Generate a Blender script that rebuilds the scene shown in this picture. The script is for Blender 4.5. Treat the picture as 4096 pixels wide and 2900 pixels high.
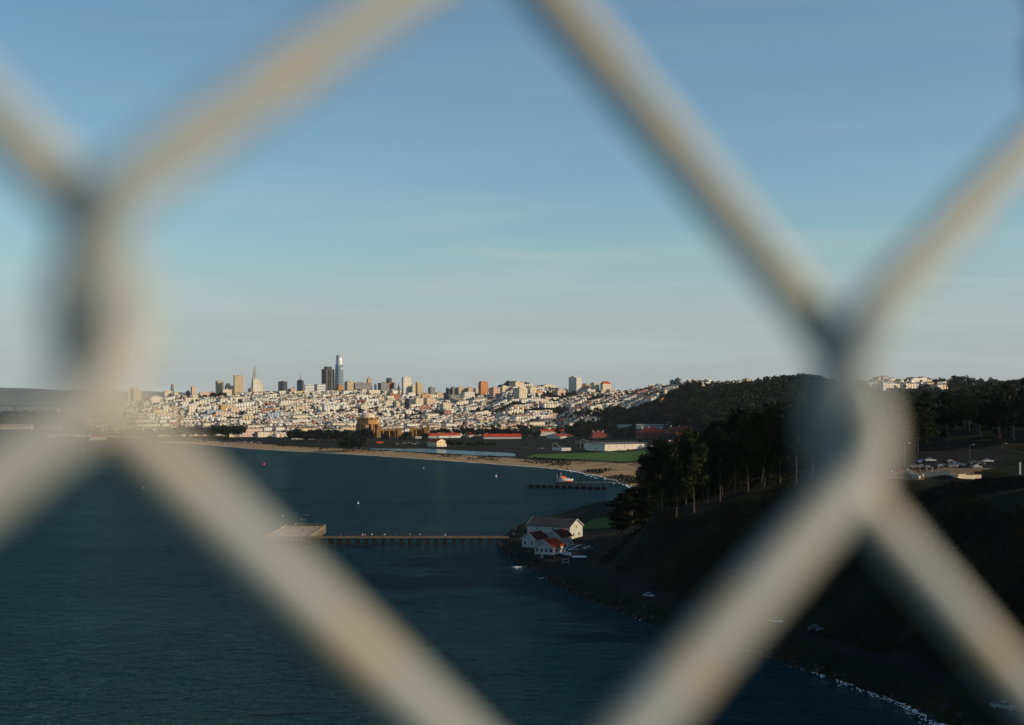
import bpy, math, random
import numpy as np
from mathutils import Vector, Matrix

random.seed(7)
rng = np.random.default_rng(11)
S = bpy.context.scene
for _o in list(bpy.data.objects):
    bpy.data.objects.remove(_o)

# ------------------------------------------------------------------ camera
F = 1370.0            # focal length in pixels of the 1024 wide picture
CAMZ = 70.0           # height of the bridge walkway above the water
HOR = 403.0           # picture row of the horizon
cam_d = bpy.data.cameras.new('camera')
cam_d.sensor_width = 36.0
cam_d.lens = F / 1024.0 * 36.0
cam_d.shift_y = (HOR - 362.5) / 1024.0
cam_d.clip_start = 0.01
cam_d.clip_end = 60000.0
cam_d.dof.use_dof = True
cam_d.dof.focus_distance = 2500.0
cam_d.dof.aperture_fstop = 8.8
cam = bpy.data.objects.new('camera', cam_d)
cam.location = (0, 0, CAMZ)
cam.rotation_euler = (math.radians(90), 0, 0)
S.collection.objects.link(cam)
S.camera = cam

# ------------------------------------------------------------------ sky and sun
SUN_EL = math.radians(23.0)
SUN_AZ = math.radians(103.0)          # clockwise from the view direction (+Y)
sun_dir = Vector((math.sin(SUN_AZ) * math.cos(SUN_EL), math.cos(SUN_AZ) * math.cos(SUN_EL), math.sin(SUN_EL)))
W = bpy.data.worlds.new('World')
S.world = W
W.use_nodes = True
wn, wl = W.node_tree.nodes, W.node_tree.links
wn.clear()
w_out = wn.new('ShaderNodeOutputWorld')
w_bg = wn.new('ShaderNodeBackground')
w_bg.inputs['Strength'].default_value = 0.122
sky = wn.new('ShaderNodeTexSky')
sky.sky_type = 'NISHITA'
sky.sun_disc = False
sky.sun_elevation = SUN_EL
sky.sun_rotation = SUN_AZ
sky.air_density = 1.0
sky.dust_density = 0.8
sky.ozone_density = 3.0
# thin cirrus streaks: noise stretched along the horizon, everywhere round the sky
w_tc = wn.new('ShaderNodeTexCoord')
w_map = wn.new('ShaderNodeMapping')
w_map.inputs['Rotation'].default_value = (0.0, 0.06, 0.0)
w_map.inputs['Scale'].default_value = (1.3, 1.3, 17.0)
w_ns = wn.new('ShaderNodeTexNoise')
w_ns.inputs['Scale'].default_value = 2.3
w_ns.inputs['Detail'].default_value = 6.0
w_ns.inputs['Roughness'].default_value = 0.55
w_ns.inputs['Distortion'].default_value = 0.5
w_rp = wn.new('ShaderNodeValToRGB')
w_rp.color_ramp.elements[0].position = 0.47
w_rp.color_ramp.elements[0].color = (0, 0, 0, 1)
w_rp.color_ramp.elements[1].position = 0.74
w_rp.color_ramp.elements[1].color = (0.7, 0.7, 0.7, 1)
w_mix = wn.new('ShaderNodeMix')
w_mix.data_type = 'RGBA'
w_mix.inputs['B'].default_value = (4.4, 4.5, 4.75, 1)
wl.new(w_tc.outputs['Generated'], w_map.inputs['Vector'])
wl.new(w_map.outputs['Vector'], w_ns.inputs['Vector'])
wl.new(w_ns.outputs['Fac'], w_rp.inputs['Fac'])
w_cl = wn.new('ShaderNodeMapRange')
w_cl.interpolation_type = 'SMOOTHSTEP'
w_cl.inputs['From Min'].default_value = 0.05
w_cl.inputs['From Max'].default_value = 0.19
w_cl.inputs['To Min'].default_value = 1.0
w_cl.inputs['To Max'].default_value = 0.12
w_cm = wn.new('ShaderNodeMath'); w_cm.operation = 'MULTIPLY'
wl.new(w_rp.outputs['Color'], w_cm.inputs[0])
wl.new(w_cl.outputs['Result'], w_cm.inputs[1])
wl.new(w_cm.outputs[0], w_mix.inputs['Factor'])
w_sep = wn.new('ShaderNodeSeparateXYZ')
wl.new(w_tc.outputs['Generated'], w_sep.inputs[0])
w_el = wn.new('ShaderNodeMapRange')                 # pale veil low over the whole horizon
w_el.interpolation_type = 'SMOOTHERSTEP'
w_el.inputs['From Min'].default_value = -0.02
w_el.inputs['From Max'].default_value = 0.17
w_el.inputs['To Min'].default_value = 0.85
w_el.inputs['To Max'].default_value = 0.0
wl.new(w_sep.outputs['Z'], w_el.inputs['Value'])
wl.new(w_sep.outputs['Z'], w_cl.inputs['Value'])
w_veil = wn.new('ShaderNodeMix')
w_veil.data_type = 'RGBA'
w_veil.inputs['B'].default_value = (3.75, 3.55, 4.05, 1)
wl.new(w_el.outputs['Result'], w_veil.inputs['Factor'])
wl.new(sky.outputs['Color'], w_veil.inputs['A'])
wl.new(w_veil.outputs['Result'], w_mix.inputs['A'])
w_tint = wn.new('ShaderNodeMix')                    # one white balance for the whole sky
w_tint.data_type = 'RGBA'
w_tint.blend_type = 'MULTIPLY'
w_tint.inputs['Factor'].default_value = 1.0
w_tint.inputs['B'].default_value = (0.90, 1.02, 0.95, 1)
wl.new(w_mix.outputs['Result'], w_tint.inputs['A'])
wl.new(w_tint.outputs['Result'], w_bg.inputs['Color'])
wl.new(w_bg.outputs['Background'], w_out.inputs['Surface'])

sun_l = bpy.data.lights.new('sun', 'SUN')
sun_l.energy = 5.0
sun_l.angle = math.radians(0.5)
sun_l.color = (1.0, 0.81, 0.57)
sun = bpy.data.objects.new('sun', sun_l)
sun.rotation_euler = sun_dir.to_track_quat('Z', 'Y').to_euler()
sun.location = (200, -300, 300)
S.collection.objects.link(sun)

vs = S.view_settings
vs.view_transform = 'Standard'
vs.look = 'None'
vs.exposure = 0.0
vs.gamma = 1.0
vs.use_curve_mapping = False
S.render.engine = 'CYCLES'
S.cycles.use_denoising = True
S.cycles.max_bounces = 5
S.cycles.diffuse_bounces = 2
S.cycles.glossy_bounces = 2
S.cycles.volume_bounces = 0
S.cycles.transparent_max_bounces = 8
S.cycles.sample_clamp_indirect = 4.0

# ------------------------------------------------------------------ helpers
COL = S.collection
def lin(c):
    return tuple((v / 12.92 if v <= 0.04045 else ((v + 0.055) / 1.055) ** 2.4) for v in c)
def X(px, D):
    return (px - 512.0) / F * D
def Zp(py, D):
    return CAMZ + (HOR - py) * D / F
def DZ(py, z):
    return F * (CAMZ - z) / (py - HOR)
def ground_pt(px, py, z=0.0):
    D = DZ(py, z)
    return (X(px, D), D, z)

MATS = {}
def base_mat(name):
    m = bpy.data.materials.new(name)
    m.use_nodes = True
    nt = m.node_tree
    return m, nt, nt.nodes['Principled BSDF']
def plain(name, col, rough=0.7, var=0.15, scale=0.6, metallic=0.0, spec=0.3, bump=0.0):
    """colour with a little noise variation of its own"""
    if name in MATS:
        return MATS[name]
    m, nt, b = base_mat(name)
    b.inputs['Roughness'].default_value = rough
    b.inputs['Metallic'].default_value = metallic
    b.inputs['Specular IOR Level'].default_value = spec
    tc = nt.nodes.new('ShaderNodeTexCoord')
    ns = nt.nodes.new('ShaderNodeTexNoise')
    ns.inputs['Scale'].default_value = scale
    ns.inputs['Detail'].default_value = 5
    rp = nt.nodes.new('ShaderNodeValToRGB')
    rp.color_ramp.elements[0].position = 0.3
    rp.color_ramp.elements[1].position = 0.7
    rp.color_ramp.elements[0].color = tuple(c * (1 - var) for c in col) + (1,)
    rp.color_ramp.elements[1].color = tuple(min(1, c * (1 + var)) for c in col) + (1,)
    nt.links.new(tc.outputs['Object'], ns.inputs['Vector'])
    nt.links.new(ns.outputs['Fac'], rp.inputs['Fac'])
    nt.links.new(rp.outputs['Color'], b.inputs['Base Color'])
    if bump:
        bp = nt.nodes.new('ShaderNodeBump')
        bp.inputs['Strength'].default_value = bump
        bp.inputs['Distance'].default_value = 0.2
        nt.links.new(ns.outputs['Fac'], bp.inputs['Height'])
        nt.links.new(bp.outputs['Normal'], b.inputs['Normal'])
    MATS[name] = m
    return m
def nmath(nt, op, a, b=None, c=None):
    n = nt.nodes.new('ShaderNodeMath')
    n.operation = op
    for i, v in enumerate((a, b, c)):
        if v is None:
            continue
        if isinstance(v, (int, float)):
            n.inputs[i].default_value = v
        else:
            nt.links.new(v, n.inputs[i])
    return n.outputs[0]
def facade(name, wall, win=(0.03, 0.035, 0.04), pu=4.5, pv=3.3, fu=0.5, fv=0.5, roof=(0.16, 0.15, 0.14), rough=0.75):
    """wall with rows of window openings (local axes), flat roof of another colour"""
    if name in MATS:
        return MATS[name]
    m, nt, b = base_mat(name)
    b.inputs['Roughness'].default_value = rough
    b.inputs['Specular IOR Level'].default_value = 0.25
    tc = nt.nodes.new('ShaderNodeTexCoord')
    sp = nt.nodes.new('ShaderNodeSeparateXYZ')
    nt.links.new(tc.outputs['Object'], sp.inputs[0])
    u = nmath(nt, 'ADD', sp.outputs['X'], sp.outputs['Y'])
    fu_ = nmath(nt, 'FRACT', nmath(nt, 'DIVIDE', u, pu))
    fv_ = nmath(nt, 'FRACT', nmath(nt, 'DIVIDE', sp.outputs['Z'], pv))
    mu = nmath(nt, 'LESS_THAN', nmath(nt, 'ABSOLUTE', nmath(nt, 'SUBTRACT', fu_, 0.5)), fu / 2)
    mv = nmath(nt, 'LESS_THAN', nmath(nt, 'ABSOLUTE', nmath(nt, 'SUBTRACT', fv_, 0.55)), fv / 2)
    mask = nmath(nt, 'MULTIPLY', mu, mv)
    ns = nt.nodes.new('ShaderNodeTexNoise')
    ns.inputs['Scale'].default_value = 0.08
    ns.inputs['Detail'].default_value = 4
    nt.links.new(tc.outputs['Object'], ns.inputs['Vector'])
    mw = nt.nodes.new('ShaderNodeMix')
    mw.data_type = 'RGBA'
    mw.inputs['A'].default_value = tuple(c * 0.82 for c in wall) + (1,)
    mw.inputs['B'].default_value = tuple(min(1, c * 1.12) for c in wall) + (1,)
    nt.links.new(ns.outputs['Fac'], mw.inputs['Factor'])
    m1 = nt.nodes.new('ShaderNodeMix')
    m1.data_type = 'RGBA'
    m1.inputs['B'].default_value = tuple(win) + (1,)
    nt.links.new(mask, m1.inputs['Factor'])
    nt.links.new(mw.outputs['Result'], m1.inputs['A'])
    ge = nt.nodes.new('ShaderNodeNewGeometry')
    sn = nt.nodes.new('ShaderNodeSeparateXYZ')
    nt.links.new(ge.outputs['True Normal'], sn.inputs[0])
    up = nmath(nt, 'GREATER_THAN', sn.outputs['Z'], 0.35)
    m2 = nt.nodes.new('ShaderNodeMix')
    m2.data_type = 'RGBA'
    m2.inputs['B'].default_value = tuple(roof) + (1,)
    nt.links.new(up, m2.inputs['Factor'])
    nt.links.new(m1.outputs['Result'], m2.inputs['A'])
    nt.links.new(m2.outputs['Result'], b.inputs['Base Color'])
    MATS[name] = m
    return m

def link(name, me, mat=None, parent=None, loc=(0, 0, 0), rz=0.0):
    o = bpy.data.objects.new(name, me)
    COL.objects.link(o)
    if parent is not None:
        o.parent = parent
    o.location = loc
    o.rotation_euler = (0, 0, rz)
    if mat is not None and me is not None and len(me.materials) == 0:
        for q in (mat if isinstance(mat, (list, tuple)) else [mat]):
            me.materials.append(q)
    return o
def tag(o, label=None, cat=None, group=None, kind=None):
    if label: o['label'] = label
    if cat: o['category'] = cat
    if group: o['group'] = group
    if kind: o['kind'] = kind
    return o
def empty(name, loc, rz=0.0):
    o = bpy.data.objects.new(name, None)
    o.empty_display_size = 1.0
    o.location = loc
    o.rotation_euler = (0, 0, rz)
    COL.objects.link(o)
    return o
def copy_tree(o, parent=None):
    c = o.copy()
    COL.objects.link(c)
    c.parent = parent
    for ch in o.children:
        copy_tree(ch, c)
    return c
ORD = ['first', 'second', 'third', 'fourth', 'fifth', 'sixth', 'seventh', 'eighth', 'ninth', 'tenth', 'eleventh', 'twelfth', 'thirteenth', 'fourteenth', 'fifteenth', 'sixteenth', 'seventeenth', 'eighteenth', 'nineteenth', 'twentieth']
def ordinal(i):
    if i < 20: return ORD[i]
    n = i + 1
    return '%d%s' % (n, 'th' if 10 < n % 100 < 20 else {1: 'st', 2: 'nd', 3: 'rd'}.get(n % 10, 'th'))
def number_labels():
    """things that would share a label are told apart by their place in the row, counted from the left of the picture"""
    by = {}
    for o in COL.objects:
        if o.parent is None and o.get('label') and o.get('kind') is None:
            by.setdefault(o['label'], []).append(o)
    for lb, os_ in by.items():
        if len(os_) > 1:
            os_.sort(key=lambda o: o.location.x / max(o.location.y, 1.0))
            for i, o in enumerate(os_):
                o['label'] = lb + (', leftmost' if i == 0 else ', rightmost' if i == len(os_) - 1 else ', %s from left' % ordinal(i))
def np_mesh(name, verts, quads, smooth=False, mat_idx=None):
    """verts (n,3), quads (m,k) arrays -> mesh"""
    verts = np.asarray(verts, dtype=np.float32)
    quads = np.asarray(quads, dtype=np.int32)
    k = quads.shape[1]
    me = bpy.data.meshes.new(name)
    me.vertices.add(len(verts))
    me.vertices.foreach_set('co', verts.ravel())
    me.loops.add(quads.size)
    me.loops.foreach_set('vertex_index', quads.ravel())
    me.polygons.add(len(quads))
    me.polygons.foreach_set('loop_start', np.arange(0, quads.size, k, dtype=np.int32))
    me.polygons.foreach_set('loop_total', np.full(len(quads), k, dtype=np.int32))
    if mat_idx is not None:
        me.polygons.foreach_set('material_index', np.asarray(mat_idx, dtype=np.int32))
    if smooth:
        me.polygons.foreach_set('use_smooth', np.ones(len(quads), dtype=bool))
    me.update(calc_edges=True)
    return me

class MB:
    """collects faces and links them as ONE mesh object"""
    def __init__(self):
        self.v, self.f, self.m = [], [], []
        self.mi = 0
    def add(self, vs_, fs):
        n = len(self.v)
        self.v += [tuple(p) for p in vs_]
        for f in fs:
            self.f.append(tuple(i + n for i in f))
            self.m.append(self.mi)
    def box(self, cx, cy, z0, sx, sy, sz, rz=0.0):
        c, s = math.cos(rz), math.sin(rz)
        pts = []
        for dz in (0, sz):
            for (a, b) in ((-1, -1), (1, -1), (1, 1), (-1, 1)):
                x, y = a * sx / 2, b * sy / 2
                pts.append((cx + c * x - s * y, cy + s * x + c * y, z0 + dz))
        self.add(pts, [(3, 2, 1, 0), (4, 5, 6, 7), (0, 1, 5, 4), (1, 2, 6, 5), (2, 3, 7, 6), (3, 0, 4, 7)])
        return self
    def prism(self, poly, z0, z1):
        n = len(poly)
        a = sum(poly[i][0] * poly[(i + 1) % n][1] - poly[(i + 1) % n][0] * poly[i][1] for i in range(n))
        if a < 0:
            poly = poly[::-1]
        pts = [(p[0], p[1], z0) for p in poly] + [(p[0], p[1], z1) for p in poly]
        fs = [tuple(range(n))[::-1], tuple(range(n, 2 * n))]
        fs += [(i, (i + 1) % n, n + (i + 1) % n, n + i) for i in range(n)]
        self.add(pts, fs)
        return self
    def gable(self, x0, x1, y0, y1, z0, h, over=0.4, th=0.25):
        """gabled roof slab over the rectangle, ridge along x"""
        ym = (y0 + y1) / 2
        X0, X1, Y0, Y1 = x0 - over, x1 + over, y0 - over, y1 + over
        d = h * over / max(0.01, (ym - y0))
        zl = z0 - d
        pts = []
        for x in (X0, X1):
            pts += [(x, Y0, zl), (x, ym, z0 + h), (x, Y1, zl), (x, Y1, zl + th), (x, ym, z0 + h + th), (x, Y0, zl + th)]
        fs = [(0, 1, 4, 5), (1, 2, 3, 4), (11, 10, 7, 6), (10, 9, 8, 7)]
        fs += [(5, 4, 10, 11), (4, 3, 9, 10), (1, 0, 6, 7), (2, 1, 7, 8), (0, 5, 11, 6), (3, 2, 8, 9)]
        self.add(pts, fs)
        return self
    def house_walls(self, x0, x1, y0, y1, z0, zw, h):
        """walls with triangular gables at both x ends"""
        ym = (y0 + y1) / 2
        pts = [(x0, y0, z0), (x1, y0, z0), (x1, y1, z0), (x0, y1, z0), (x0, y0, zw), (x1, y0, zw), (x1, y1, zw), (x0, y1, zw), (x0, ym, zw + h), (x1, ym, zw + h)]
        self.add(pts, [(0, 1, 5, 4), (2, 3, 7, 6), (1, 2, 6, 9, 5), (3, 0, 4, 8, 7), (3, 2, 1, 0), (4, 5, 9, 8), (6, 7, 8, 9)])
        return self
    def hip(self, x0, x1, y0, y1, z0, h, over=0.5):
        X0, X1, Y0, Y1 = x0 - over, x1 + over, y0 - over, y1 + over
        w = (Y1 - Y0) / 2
        l = X1 - X0
        if l > 2 * w:
            r0, r1 = X0 + w, X1 - w
        else:
            r0 = r1 = (X0 + X1) / 2
        ym = (Y0 + Y1) / 2
        pts = [(X0, Y0, z0), (X1, Y0, z0), (X1, Y1, z0), (X0, Y1, z0), (r0, ym, z0 + h), (r1 + 0.01, ym, z0 + h)]
        self.add(pts, [(0, 1, 5, 4), (1, 2, 5), (2, 3, 4, 5), (3, 0, 4), (3, 2, 1, 0)])
        return self
    def lathe(self, prof, n=16, cx=0, cy=0, ang0=0.0):
        """prof: (r, z) from bottom to top"""
        pts, fs = [], []
        for (r, z) in prof:
            for i in range(n):
                a = ang0 + 2 * math.pi * i / n
                pts.append((cx + r * math.cos(a), cy + r * math.sin(a), z))
        for j in range(len(prof) - 1):
            for i in range(n):
                i2 = (i + 1) % n
                fs.append((j * n + i, j * n + i2, (j + 1) * n + i2, (j + 1) * n + i))
        fs.append(tuple(range(n))[::-1])
        k = (len(prof) - 1) * n
        fs.append(tuple(range(k, k + n)))
        self.add(pts, fs)
        return self
    def tube(self, p0, p1, r0, r1=None, n=6):
        r1 = r0 if r1 is None else r1
        p0, p1 = Vector(p0), Vector(p1)
        d = (p1 - p0).normalized()
        a = d.orthogonal().normalized()
        b = d.cross(a)
        pts = []
        for (p, r) in ((p0, r0), (p1, r1)):
            for i in range(n):
                t = 2 * math.pi * i / n
                pts.append(tuple(p + (a * math.cos(t) + b * math.sin(t)) * r))
        fs = [(i, (i + 1) % n, n + (i + 1) % n, n + i) for i in range(n)]
        fs += [tuple(range(n))[::-1], tuple(range(n, 2 * n))]
        self.add(pts, fs)
        return self
    def path(self, pts, radii, n=6):
        for i in range(len(pts) - 1):
            self.tube(pts[i], pts[i + 1], radii[i], radii[i + 1], n)
        return self
    def mesh(self, name, smooth=False):
        me = bpy.data.meshes.new(name)
        me.from_pydata(self.v, [], self.f)
        me.polygons.foreach_set('material_index', np.array(self.m, dtype=np.int32))
        if smooth:
            me.polygons.foreach_set('use_smooth', np.ones(len(self.f), dtype=bool))
        me.update()
        return me
    def build(self, name, mat=None, parent=None, loc=(0, 0, 0), rz=0.0, smooth=False):
        return link(name, self.mesh(name, smooth), mat, parent, loc, rz)

# ------------------------------------------------------------------ coast and terrain heights
COAST_PX = [(-60, 431.3), (0, 431.8), (60, 438), (100, 441.5), (150, 442.5), (180, 443.3), (196, 444), (250, 448.8), (312, 452.2), (370, 455.4),
            (424, 459), (478, 463), (536, 467), (576, 471), (598, 476), (618, 481.5), (640, 488), (652, 495), (632, 505), (612, 510.5),
            (590, 512.5), (572, 515.5), (545, 520), (525, 524), (513, 531), (506, 539), (500, 546), (503, 552), (511, 557), (518, 562),
            (536, 569), (549, 580), (580, 596), (625, 614), (670, 629), (723, 645), (768, 656), (804, 670), (839, 681), (875, 694),
            (906, 705), (933, 719), (960, 735), (1000, 765), (1060, 830)]
COAST = [np.array(ground_pt(px, py)[:2]) for px, py in COAST_PX]
LEFT_FAR = np.array((X(-900, 3380), 3380.0))
COAST = [LEFT_FAR] + COAST + [np.array((88.0, 150.0)), np.array((92.0, 50.0)), np.array((120.0, -120.0)), np.array((170.0, -700.0))]
POLY = np.array([np.array((-17000.0, 3380.0)), ] + COAST + [np.array((17000.0, -700.0)), np.array((17000.0, 17000.0)), np.array((-17000.0, 17000.0))])
COAST = np.array(COAST)
def coast_dist(x, y):
    """signed distance to the shoreline, positive on land"""
    x = np.asarray(x, float); y = np.asarray(y, float)
    best = np.full(x.shape, 1e18)
    for a, b in zip(COAST[:-1], COAST[1:]):
        d = b - a
        t = np.clip(((x - a[0]) * d[0] + (y - a[1]) * d[1]) / (d @ d), 0, 1)
        q = (x - a[0] - t * d[0]) ** 2 + (y - a[1] - t * d[1]) ** 2
        best = np.minimum(best, q)
    best = np.sqrt(best)
    inside = np.zeros(x.shape, bool)
    n = len(POLY)
    for i in range(n):
        x1, y1 = POLY[i]; x2, y2 = POLY[(i + 1) % n]
        if y1 == y2:
            continue
        cond = ((y1 > y) != (y2 > y)) & (x < (x2 - x1) * (y - y1) / (y2 - y1) + x1)
        inside ^= cond
    return np.where(inside, best, -best)

def city(zr, Dr=4700.0, d0=3350.0):
    return [(0, 3), (2300, 3), (d0, 6), (d0 + (Dr - d0) * 0.3, 0.26 * zr), (d0 + (Dr - d0) * 0.65, 0.66 * zr), (Dr, zr), (Dr + 350, 0.85 * zr), (Dr + 1100, 22), (9000, 4), (16000, 4)]
COLS = {  # hidden hollow behind the grove is shaped to let sun reach the gable
    -900: [(0, 3), (3380, 3), (3550, 12), (3750, 30), (4250, 30), (4700, 3), (5000, -9), (17000, -9)],
    0: [(0, 3), (3470, 3), (3580, 12), (3750, 30), (4250, 30), (4700, 3), (5000, -9), (17000, -9)],
    60: [(0, 3), (3470, 3), (3600, 12), (3800, 26), (4300, 36), (4800, 30), (5300, 3), (8000, 3), (8600, -9), (17000, -9)],
    100: [(0, 3), (3400, 4), (3700, 16), (4300, 42), (4800, 52), (5400, 30), (6000, 3), (9000, 3), (9500, -9), (17000, -9)],
    125: city(66), 150: city(77), 180: city(87), 220: city(94), 250: city(97), 310: city(101), 360: city(107),
    400: city(97), 450: city(96), 490: city(106, 4600), 512: city(122, 4500, 3200), 530: city(120, 4500, 3200), 560: city(108, 4500, 3200),
    500: city(112, 4550, 3250),
    590: [(0, 3.5), (640, 3.5), (760, 6), (900, 8), (1100, 4), (1900, 4), (2500, 14), (3000, 38), (3600, 66), (4400, 104), (5200, 60), (9000, 4), (16000, 4)],
    625: [(0, 3.5), (485, 3.5), (530, 12), (580, 15), (640, 7), (700, 7), (950, 8), (1100, 5), (1800, 5), (2300, 12), (2600, 26), (3000, 46), (3600, 72), (4400, 102), (5200, 60), (9000, 4), (16000, 4)],
    656: [(0, 4), (466, 4.2), (484, 13), (508, 25.9), (525, 27.5), (560, 22), (640, 10), (900, 10), (950, 12), (1200, 12), (1700, 8), (2200, 15), (2600, 45), (3200, 85), (4000, 114), (4800, 90), (9000, 4), (16000, 4)],
    690: [(0, 4), (458, 4.2), (475, 14), (498, 30), (515, 31), (560, 28), (630, 18), (900, 19), (1000, 24), (1400, 14), (1700, 14), (2000, 24), (2400, 60), (2900, 98), (3600, 122), (4400, 90), (9000, 4), (16000, 4)],
    747: [(0, 4), (432, 4.4), (456, 20), (485, 35.7), (500, 36.8), (560, 36), (640, 22), (900, 24), (1000, 32), (1500, 32), (2000, 58), (2400, 90), (2700, 92), (3400, 114), (4400, 90), (9000, 4), (16000, 4)],
    800: [(0, 4), (404, 4.6), (432, 21), (468, 38.6), (482, 39.6), (560, 42), (640, 28), (900, 32), (1000, 40), (1500, 50), (1900, 76), (2300, 98), (2700, 98), (3400, 108), (4400, 90), (9000, 4), (16000, 4)],
    850: [(0, 4), (382, 4.6), (412, 22), (450, 41.4), (462, 42.6), (560, 45), (800, 52), (1200, 56), (1800, 74), (2300, 84), (2700, 92), (3200, 114), (4400, 90), (9000, 4), (16000, 4)],
    890: [(0, 4), (364, 4.8), (396, 25), (430, 42.6), (440, 44.8), (520, 45.4), (600, 47), (1000, 50), (1500, 58), (2000, 62), (2500, 66), (2850, 100), (3100, 117), (4400, 90), (9000, 4), (16000, 4)],
    950: [(0, 4), (334, 4.8), (368, 26), (405, 43.2), (432, 44.8), (540, 45.6), (600, 48), (1000, 56), (1400, 62), (1900, 66), (2400, 70), (2850, 100), (3100, 117), (4400, 90), (9000, 4), (16000, 4)],
    1024: [(0, 4), (300, 4.8), (334, 26), (372, 43.5), (420, 45), (540, 46.5), (700, 55), (1200, 70), (1800, 85), (2500, 88), (3500, 100), (9000, 4), (16000, 4)],
    1300: [(0, 6), (205, 6), (225, 28), (250, 50), (300, 56), (400, 62), (1000, 92), (1800, 118), (4000, 100), (16000, 4)],
    1900: [(0, 52), (100, 60), (300, 68), (1000, 95), (1800, 115), (4000, 100), (16000, 4)],
    4000: [(0, 56), (100, 62), (300, 72), (1000, 95), (4000, 100), (16000, 4)],
}
_cp = sorted(COLS)
def vnoise(x, y, seed=0):
    """smooth value noise, numpy"""
    xi, yi = np.floor(x).astype(np.int64), np.floor(y).astype(np.int64)
    xf, yf = x - xi, y - yi
    u, v = xf * xf * (3 - 2 * xf), yf * yf * (3 - 2 * yf)
    def h(a, b):
        q = (a * 374761393 + b * 668265263 + seed * 974711) & 0x7fffffff
        q = ((q ^ (q >> 13)) * 1274126177) & 0x7fffffff
        return ((q ^ (q >> 16)) & 0xffff) / 65535.0
    return (h(xi, yi) * (1 - u) * (1 - v) + h(xi + 1, yi) * u * (1 - v) + h(xi, yi + 1) * (1 - u) * v + h(xi + 1, yi + 1) * u * v)
def heights(x, y):
    x = np.asarray(x, float); y = np.asarray(y, float)
    yy = np.maximum(y, 30.0)
    px = np.clip(512 + x / yy * F, _cp[0], _cp[-1])
    px = np.where((y < 30) & (x > 0), _cp[-1], px)
    D = np.clip(y, 0, 16000)
    tab = np.stack([np.interp(D, [q[0] for q in COLS[c]], [q[1] for q in COLS[c]]) for c in _cp])
    idx = np.clip(np.searchsorted(_cp, px) - 1, 0, len(_cp) - 2)
    c0 = np.array(_cp)[idx]; c1 = np.array(_cp)[idx + 1]
    t = np.clip((px - c0) / (c1 - c0), 0, 1)
    ar = np.arange(tab.shape[1]) if tab.ndim == 2 else None
    flat = tab.reshape(len(_cp), -1)
    ar = np.arange(flat.shape[1])
    pot = (flat[idx.ravel(), ar] * (1 - t.ravel()) + flat[idx.ravel() + 1, ar] * t.ravel()).reshape(x.shape)
    d = coast_dist(x, y)
    near = y < 880
    # rocky bank near the bridge, flat sand further out
    rock = np.where(d < 0, np.maximum(d * 0.5, -4), np.where(d < 5, d * 0.72, 3.6 + (d - 5) * 0.9))
    rock += np.where((d > -2) & (d < 9), (vnoise(x / 1.7, y / 1.7, 3) - 0.5) * 1.5, 0)
    sand = np.where(d < 0, np.maximum(d * 0.05, -4), np.where(d < 45, d * 0.045, 2.0 + (d - 45) * 0.12))
    bump = (vnoise(x / 23.0, y / 23.0, 5) - 0.5) * 0.12 + (vnoise(x / 7.0, y / 7.0, 6) - 0.5) * 0.05
    pot = pot + np.where(pot > 12, bump * np.clip(pot, 0, 30), 0) * np.where(near, 1.0, 0.8)
    return np.minimum(pot, np.where(near, rock, sand))
def hz(x, y):
    return float(heights(np.array([float(x)]), np.array([float(y)]))[0])

# ------------------------------------------------------------------ ground materials
def ground_material():
    m, nt, b = base_mat('ground')
    b.inputs['Roughness'].default_value = 0.95
    b.inputs['Specular IOR Level'].default_value = 0.05
    at_ = nt.nodes.new('ShaderNodeAttribute'); at_.attribute_name = 'sand'
    ge = nt.nodes.new('ShaderNodeNewGeometry')
    def noise(scale, detail=6, rough=0.6):
        n = nt.nodes.new('ShaderNodeTexNoise')
        n.inputs['Scale'].default_value = scale
        n.inputs['Detail'].default_value = detail
        n.inputs['Roughness'].default_value = rough
        nt.links.new(ge.outputs['Position'], n.inputs['Vector'])
        return n.outputs['Fac']
    r1 = nt.nodes.new('ShaderNodeValToRGB')
    e = r1.color_ramp.elements
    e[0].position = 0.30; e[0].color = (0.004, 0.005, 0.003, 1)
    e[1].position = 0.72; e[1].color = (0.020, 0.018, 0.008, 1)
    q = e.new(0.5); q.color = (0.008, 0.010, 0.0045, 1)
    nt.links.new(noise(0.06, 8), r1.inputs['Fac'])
    r2 = nt.nodes.new('ShaderNodeValToRGB')
    e = r2.color_ramp.elements
    e[0].position = 0.35; e[0].color = (0.20, 0.135, 0.07, 1)
    e[1].position = 0.7; e[1].color = (0.31, 0.22, 0.12, 1)
    nt.links.new(noise(0.05, 6), r2.inputs['Fac'])
    # dune plants break up the upper beach
    n3 = noise(0.045, 8, 0.7)
    s = nmath(nt, 'ADD', at_.outputs['Fac'], nmath(nt, 'MULTIPLY', nmath(nt, 'SUBTRACT', n3, 0.5), 1.5))
    r3 = nt.nodes.new('ShaderNodeValToRGB')
    r3.color_ramp.elements[0].position = 0.42
    r3.color_ramp.elements[1].position = 0.56
    nt.links.new(s, r3.inputs['Fac'])
    mx = nt.nodes.new('ShaderNodeMix'); mx.data_type = 'RGBA'
    nt.links.new(r3.outputs['Color'], mx.inputs['Factor'])
    nt.links.new(r1.outputs['Color'], mx.inputs['A'])
    nt.links.new(r2.outputs['Color'], mx.inputs['B'])
    nt.links.new(mx.outputs['Result'], b.inputs['Base Color'])
    bp = nt.nodes.new('ShaderNodeBump')
    bp.inputs['Strength'].default_value = 0.8
    bp.inputs['Distance'].default_value = 0.7
    nt.links.new(noise(0.5, 8, 0.7), bp.inputs['Height'])
    nt.links.new(bp.outputs['Normal'], b.inputs['Normal'])
    return m
GROUND = ground_material()

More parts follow.
